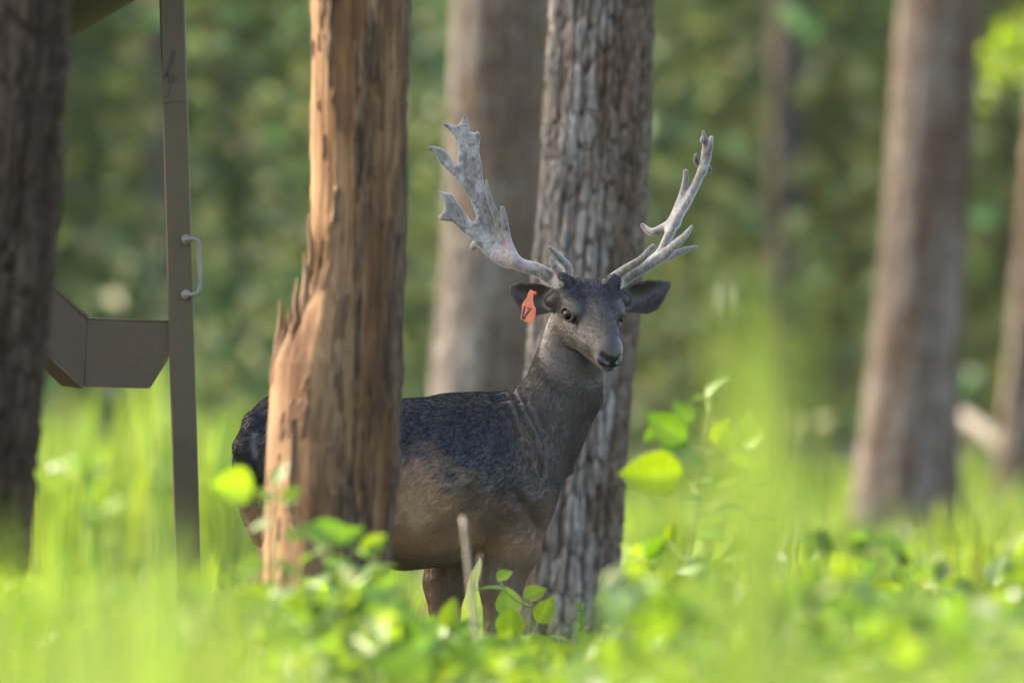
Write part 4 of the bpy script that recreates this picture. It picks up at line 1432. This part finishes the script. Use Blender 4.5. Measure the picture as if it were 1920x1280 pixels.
    v, f = lathe([(.07, 1.02), (.07, zf - (R - .07) * slope)])
    build('down_pipe', v, f, mb, hop)


feeder()


# ------------------------------------------------------------------ leafy plants
def leaf_mesh(name, c, wide=.62, serr=0.0, curl=.18):
    """ovate leaf, unit length along x, folded along the midrib, slightly curled"""
    xs = np.array([0, .06, .18, .32, .48, .64, .80, .92, 1.0])
    w = wide * .5 * np.array([.03, .45, .86, 1.0, .96, .78, .48, .2, .0])
    w = w * (1 + serr * np.array([0, 1, -1, 1, -1, 1, -1, 1, 0]))
    v = []
    for x, ww in zip(xs, w):
        z = -curl * x * x
        v += [(x, -ww, z + ww * .28), (x, -ww * .5, z + ww * .10), (x, 0, z), (x, ww * .5, z + ww * .10), (x, ww, z + ww * .28)]
    v = np.array(v)
    i = np.arange(len(v)).reshape(-1, 5)
    q = np.stack([i[:-1, :-1], i[1:, :-1], i[1:, 1:], i[:-1, 1:]], -1).reshape(-1, 4)
    cc = np.tile(c, (len(v), 1))
    cc[2::5] = cc[2::5] * 1.25
    return mkmesh(name, v, q, M['leaf'], attrs={'col': cc})


LEAF = [leaf_mesh('leaf', (.10, .21, .025)), leaf_mesh('leaf', (.15, .24, .02), .72), leaf_mesh('leaf', (.07, .17, .03), .56, .06),
        leaf_mesh('leaf', (.145, .26, .022), .78, 0, .1), leaf_mesh('leaf', (.09, .19, .05), .60, .05, .3)]


def put_leaf(parent, at, direction, normal, size, k):
    d = nrm(direction); n = nrm(np.asarray(normal) - d * np.dot(normal, d)); b = np.cross(n, d)
    o = bpy.data.objects.new('leaf', LEAF[k % len(LEAF)])
    col.objects.link(o)
    o.parent = parent
    Mx = Matrix(((d[0], b[0], n[0]), (d[1], b[1], n[1]), (d[2], b[2], n[2]))).to_4x4()
    Mx.translation = Vector(np.asarray(at) - wloc(parent))
    o.matrix_local = Mx @ Matrix.Scale(size, 4)
    return o


def plant(label, d, stem, leaves, seed, name='leafy_plant', group=None, sr=.004):
    """stem: [(px,py)...] bottom to top (first is carried down to the ground). leaves: (px,py,len_px,angle,tilt,variant)"""
    rng = np.random.default_rng(seed)
    K = ppm(d)
    pts = [W(x, y, d) + [0, rng.normal() * .01, 0] for x, y in stem]
    g = np.array([pts[0][0] + rng.normal() * .02, d, -.02])
    pts = [g] + pts
    t = thing(name, label, 'plant', (g[0], d, 0), group)
    P = catmull(pts, 24)
    v, fs = tube(P, np.linspace(sr, sr * .45, 24), 7)
    st = build('stem', v, fs, M['stem'], t, attrs={'col': np.tile((.12, .17, .05), (len(v), 1))})
    for (px, py, ln, ang, tilt, k) in leaves:
        a = rad(ang)
        depth = rng.uniform(-.10, .10)
        dirn = np.array([math.cos(a), rng.normal() * .35, math.sin(a)])
        c = W(px, py, d) + [0, depth, 0]
        size = ln / K
        base = c - nrm(dirn) * size * .45
        nrmv = np.array([rng.normal() * .2, -1 + tilt, .35 + tilt])
        put_leaf(t, base, dirn, nrmv, size, k)
        # petiole down to the stem
        z = base[2] - .5 * abs(base[0] - np.interp(base[2], P[:, 2], P[:, 0])) - .01
        j = int(np.argmin(np.abs(P[:, 2] - z)))
        q = catmull([P[j], (P[j] + base) / 2 + [0, 0, -.006], base], 7)
        v, fs = tube(q, np.linspace(.0018, .0010, 7), 5, False)
        build('petiole', v, fs, M['stem'], t, attrs={'col': np.tile((.14, .19, .05), (len(v), 1))})
    return t


plant('tall broad-leaved plant with pale top leaf right of the deer', 26.0, [(1262, 1240), (1290, 1050), (1308, 930), (1322, 810), (1334, 735)],
      [(1340, 722, 62, 55, .9, 4), (1312, 742, 40, 170, .9, 4), (1252, 800, 92, 150, -.3, 0), (1262, 838, 70, 200, .0, 2), (1226, 886, 120, 184, -.5, 1),
       (1298, 855, 62, 120, .8, 4), (1318, 900, 56, 20, .8, 4), (1370, 830, 64, 15, .2, 3), (1412, 820, 50, 35, .2, 3), (1390, 872, 56, -10, .2, 3), (1352, 812, 60, 70, .1, 1),
       (1342, 968, 64, 170, .9, 4), (1398, 962, 66, 22, .9, 4), (1392, 910, 46, 10, .5, 0), (1230, 1030, 62, 230, -.2, 0), (1192, 1080, 74, 175, .4, 2), (1388, 1030, 40, 40, .9, 4), (1258, 1000, 40, 80, .2, 1), (1280, 770, 56, 130, .1, 0), (1232, 812, 60, 215, -.2, 0), (1360, 900, 60, 30, .3, 1), (1330, 1000, 60, 160, .4, 0), (1300, 1060, 66, 190, .2, 2), (1350, 1070, 66, 10, .2, 3), (1250, 1110, 70, 200, .2, 0), (1330, 1130, 76, -10, .3, 1), (1420, 880, 50, 40, .1, 3), (1402, 930, 50, -20, .3, 3), (1300, 930, 46, 150, .7, 4)], 1)
plant('smaller leafy plant with yellow-green leaves right of the tall pale-topped plant', 27.0, [(1400, 1230), (1402, 1060), (1400, 900), (1398, 820)],
      [(1375, 825, 56, 160, .2, 3), (1418, 812, 54, 30, .1, 3), (1380, 880, 60, 190, .4, 1), (1425, 900, 56, 10, .2, 3), (1372, 950, 60, 170, .6, 4), (1430, 970, 60, 20, .6, 4), (1380, 1030, 64, 200, .2, 0), (1430, 1050, 64, -10, .2, 1), (1400, 790, 44, 85, .3, 3), (1380, 1110, 70, 190, .2, 0), (1440, 1130, 70, 10, .2, 3)], 21)
plant('bright round-leaved sprig against the foot of the plated trunk', 28.6, [(985, 1270), (990, 1190), (998, 1120)],
      [(954, 1130, 66, 100, -.4, 3), (957, 1172, 72, 265, -.4, 3), (1022, 1145, 58, 60, -.4, 1), (1002, 1112, 48, 25, .1, 1), (1010, 1215, 86, 10, .2, 0), (920, 1098, 60, 165, .9, 4),
       (945, 1080, 34, 30, .2, 3), (970, 1210, 60, 200, .3, 2), (1042, 1190, 50, 10, .8, 4), (935, 1230, 60, 180, .3, 0), (1040, 1240, 60, 340, .5, 2)], 2)
plant('leafy sapling with sunlit leaf reaching over the deer rump', 24.2, [(520, 1260), (518, 1120), (512, 1000), (500, 930)],
      [(440, 910, 92, 176, -.2, 3), (500, 930, 60, 20, .3, 1), (545, 928, 46, 35, .1, 1), (520, 890, 50, 70, .6, 4), (488, 985, 48, 190, .5, 2), (560, 1000, 60, 10, .4, 0), (470, 1060, 60, 190, .2, 3), (540, 1065, 66, 340, .6, 2), (500, 1110, 60, 220, .4, 0)], 3)
plant('dense leafy plant with pale leaves covering the foot of the dead snag', 24.6, [(640, 1270), (640, 1150), (625, 1060), (615, 1000)],
      [(590, 992, 64, 150, .5, 2), (618, 1000, 92, 8, .1, 0), (655, 1004, 60, 30, .0, 0), (580, 1040, 60, 190, .9, 4), (640, 1065, 84, 350, .3, 2), (600, 1090, 66, 200, .8, 4), (668, 1102, 60, 5, .9, 4),
       (620, 1135, 84, 340, .0, 0), (560, 1150, 90, 190, .0, 1), (670, 1160, 70, 20, .4, 2), (600, 1190, 90, 250, .3, 0), (650, 1215, 80, 330, .5, 4)], 4)
plant('upright leafy plant between the snag and the deer belly', 24.9, [(735, 1270), (720, 1150), (705, 1050)],
      [(702, 1018, 56, 40, -.2, 1), (690, 1030, 50, 170, .0, 0), (692, 1064, 60, 190, .9, 4), (722, 1062, 50, 20, .9, 4), (700, 1130, 54, 200, -.2, 3), (746, 1130, 60, 15, .2, 1), (690, 1170, 70, 190, .3, 0), (752, 1200, 90, 350, .2, 0), (700, 1240, 110, 200, .9, 4)], 5)
plant('broad-leaved seedling below the deer front legs', 26.0, [(850, 1280), (846, 1230), (842, 1180)],
      [(822, 1180, 84, 210, .2, 0), (870, 1175, 76, 25, .4, 2), (845, 1150, 60, 85, .3, 1), (812, 1232, 84, 190, .1, 3), (880, 1225, 70, 340, .3, 0), (905, 1190, 56, 20, .8, 4)], 6)
plant('small sunlit sprig among the tall grass beside the feeder leg', 22.0, [(205, 1150), (198, 1020), (190, 950)],
      [(180, 958, 50, 160, .5, 4), (212, 945, 48, 30, .4, 3), (195, 930, 40, 80, .2, 3), (215, 1110, 46, 200, .6, 3), (205, 1010, 36, 20, .5, 1)], 7)
plant('yellow-green weed in the grass right of the plated trunk', 25.0, [(1520, 1260), (1525, 1160), (1530, 1090)],
      [(1530, 1078, 56, 80, .2, 3), (1500, 1105, 60, 170, .1, 3), (1562, 1102, 60, 15, .1, 1), (1490, 1150, 60, 190, .3, 0), (1556, 1160, 70, 350, .2, 3), (1530, 1200, 80, 210, .2, 0)], 8)
plant('low weed with yellow leaves in the grass under the thick leaning trunk', 22.5, [(1675, 1270), (1672, 1220), (1668, 1180)],
      [(1650, 1185, 76, 190, -.2, 3), (1700, 1190, 70, 10, -.2, 3), (1672, 1150, 60, 85, .2, 1), (1640, 1230, 80, 200, .2, 0), (1712, 1240, 80, 340, .2, 3)], 9)


# a very tall bladed weed close to the camera
def tall_weed():
    d = 11.8
    rng = np.random.default_rng(3)
    g = np.array([W(1432, 600, d)[0], d, 0])
    t = thing('tall_weed', 'tall out-of-focus yellow-green bladed weed near the camera', 'plant', g)
    for (x0, x1, top, w, dy) in ((1400, 1384, 560, .030, .0), (1424, 1418, 460, .032, .10), (1446, 1446, 520, .030, -.08), (1410, 1396, 600, .030, -.12), (1436, 1430, 640, .030, .2)):
        n = 16
        k = np.linspace(0, 1, n)
        a = np.array([W(x0, 600, d)[0], d + dy * .3, 0]); b = W(x1, top, d) + [0, dy, 0]
        P = a + (b - a) * k[:, None] + np.stack([.02 * np.sin(k * 3 + dy * 20), 0 * k, 0 * k], 1)
        ww = w / 2 * np.clip(1.15 - k ** 3, 0, 1) ** .8
        f = np.array([math.cos(dy * 4), math.sin(dy * 4), 0])
        v = np.concatenate([P - f * ww[:, None], P + np.array([0, .006, 0]), P + f * ww[:, None]])
        i = np.arange(n)
        q = np.concatenate([np.stack([i[:-1], i[1:], i[1:] + n, i[:-1] + n], 1), np.stack([i[:-1] + n, i[1:] + n, i[1:] + 2 * n, i[:-1] + 2 * n], 1)])
        build('blade', v, q, M['grass'], t, attrs={'col': np.tile((.14, .225, .075), (len(v), 1)) * rng.uniform(.9, 1.1)})


tall_weed()


# conifer seedling and dry growth by the trunk foot
def seedling():
    d = 30.8
    rng = np.random.default_rng(9)
    b = np.array([W(1088, 600, d)[0], d, 0]); top = W(1089, 1138, d)
    t = thing('pine_seedling', 'feathery bright green conifer seedling at the foot of the plated trunk', 'plant', b)
    v, fs = tube(catmull([b, (b + top) / 2 + [.01, 0, 0], top], 12), np.linspace(.005, .002, 12), 6)
    build('stem', v, fs, M['stem'], t, attrs={'col': np.tile((.09, .15, .05), (len(v), 1))})
    n = 420
    k = rng.random(n)
    base = b + (top - b) * (.25 + .75 * k)[:, None]
    az = rng.uniform(0, 2 * np.pi, n)
    dr = np.stack([np.cos(az), np.sin(az), .5 + .5 * k], 1)
    ln = (.05 - .025 * k)[:, None]
    sd = np.cross(dr, [0, 0, 1]); sd = nrm(sd) * .0014
    v = np.stack([base - sd, base + sd, base + dr * ln], 1).reshape(-1, 3)
    o = build('needles', v, np.arange(3 * n).reshape(-1, 3), M['grass'], t, attrs={'col': np.repeat(np.array([(.08, .22, .06)]), 3 * n, 0)})
    o['kind'] = 'stuff'


seedling()


def dry_growth():
    rng = np.random.default_rng(12)
    # pale dry grass tuft behind the far foreleg
    d = 31.6
    n = 260
    x = W(770, 0, d)[0] + rng.normal(size=n) * .035
    h = np.clip(CAMZ - (rng.normal(1120, 40, n) - HORIZON) / FPX * d, .1, .6)
    v, f, c = blades(np.stack([x, d + rng.normal(size=n) * .04, np.zeros(n)], 1), h, rng.uniform(.003, .007, n), rng.uniform(.1, .5, n), rng, np.tile((.42, .33, .18), (n, 1)), 4)
    tag(build('dry_grass_tuft', v, f, M['straw'], None, origin=(W(770, 0, d)[0], d, 0), attrs={'col': c}), 'pale dry grass tuft behind the deer forelegs', 'grass', kind='stuff')
    # bare stalk in front of the foreleg
    d = 25.5
    g = np.array([W(900, 0, d)[0], d, 0])
    t = thing('dry_stalk', 'thin bare grey stalk in front of the deer foreleg', 'plant', g)
    P = catmull([g, W(893, 1250, d), W(884, 1120, d), W(876, 1040, d), W(868, 968, d)], 24)
    v, fs = tube(P, np.linspace(.007, .0045, 24), 7)
    st = build('stem', v, fs, M['stem'], t, attrs={'col': np.tile((.30, .25, .19), (len(v), 1))})
    v, fs = tube(catmull([W(884, 1120, d), W(896, 1080, d), W(900, 1040, d)], 8), np.linspace(.004, .002, 8), 6)
    build('twig', v, fs, M['stem'], t, attrs={'col': np.tile((.30, .25, .19), (len(v), 1))})


dry_growth()


# leafy undergrowth too mixed to count
def undergrowth(name, label, n, xr, dr, ytop, size, seed):
    rng = np.random.default_rng(seed)
    y = rng.uniform(*dr, n)
    px = rng.uniform(*xr, n)
    x = (px - 960) / FPX * y
    top = CAMZ - (ytop(px) + (fbm(x * 4, y * 2, 0, seed, 2) - .5) * 150 - HORIZON) / FPX * y
    z = np.clip(top, .08, 1) * (1 - rng.random(n) ** 2.2 * .9)
    v, f = leaf_cloud(np.stack([x, y, z], 1), size * (.6 + .8 * rng.random(n)), rng, .55, .7)
    c = leaf_cols(n, rng, [(.08, .17, .03), (.11, .20, .028), (.06, .13, .04), (.14, .22, .03), (.05, .11, .035)])
    # thin stalks carry every few leaves
    ns = n // 5
    v2, f2, c2 = blades(np.stack([x[:ns], y[:ns], np.full(ns, -.03)], 1), z[:ns] + .04, np.full(ns, .004), np.full(ns, .05), rng, np.tile((.12, .16, .05), (ns, 1)), 3)
    o = build(name, np.concatenate([v, v2]), [f, f2 + len(v)], M['leaf'], None, origin=(0, sum(dr) / 2, 0), smooth=False, attrs={'col': np.concatenate([c, c2])})
    tag(o, label, 'undergrowth', kind='stuff')


undergrowth('leafy_undergrowth', 'mixed leafy undergrowth below the deer and the snag', 1900, (420, 1160), (23, 27.5), lambda px: 1120 + 90 * sstep(700, 770, px) + 45 * sstep(950, 1010, px), .075, 51)
undergrowth('weedy_undergrowth', 'mixed weeds in the grass at the right', 1600, (1140, 2100), (20, 26.5), lambda px: 1110 + 0 * px, .07, 52)
undergrowth('soft_undergrowth', 'mixed weeds in the grass at the left', 500, (-200, 420), (18, 26), lambda px: 1120 + 0 * px, .05, 53)
undergrowth('meadow_weeds', 'sunlit leafy weeds among the grass behind the plated trunk', 700, (1140, 2100), (37, 52), lambda px: 1040 + 0 * px, .08, 54)
undergrowth('thicket_weeds', 'sunlit leafy weeds in the tall grass behind the feeder', 500, (20, 480), (42, 54), lambda px: 880 + 0 * px, .09, 55)


# ------------------------------------------------------------------ faint haze under the trees
def haze():
    x0, x1, y0, y1, z0, z1 = -45, 45, -6, 150, -1.2, 18
    v = np.array([(x, y, z) for z in (z0, z1) for y in (y0, y1) for x in (x0, x1)], float)
    f = np.array([(0, 2, 3, 1), (4, 5, 7, 6), (0, 1, 5, 4), (2, 6, 7, 3), (0, 4, 6, 2), (1, 3, 7, 5)])
    m = bpy.data.materials.new('haze')
    m.use_nodes = True
    t = m.node_tree
    t.nodes.remove(t.nodes['Principled BSDF'])
    p = t.nodes.new('ShaderNodeVolumePrincipled')
    p.inputs['Color'].default_value = (.95, .96, .92, 1)
    p.inputs['Density'].default_value = .00004
    p.inputs['Anisotropy'].default_value = .35
    t.links.new(p.outputs[0], t.nodes['Material Output'].inputs['Volume'])
    tag(build('haze', v, f, m, smooth=False), 'thin sunlit haze between the trees', 'haze', kind='stuff')


haze()
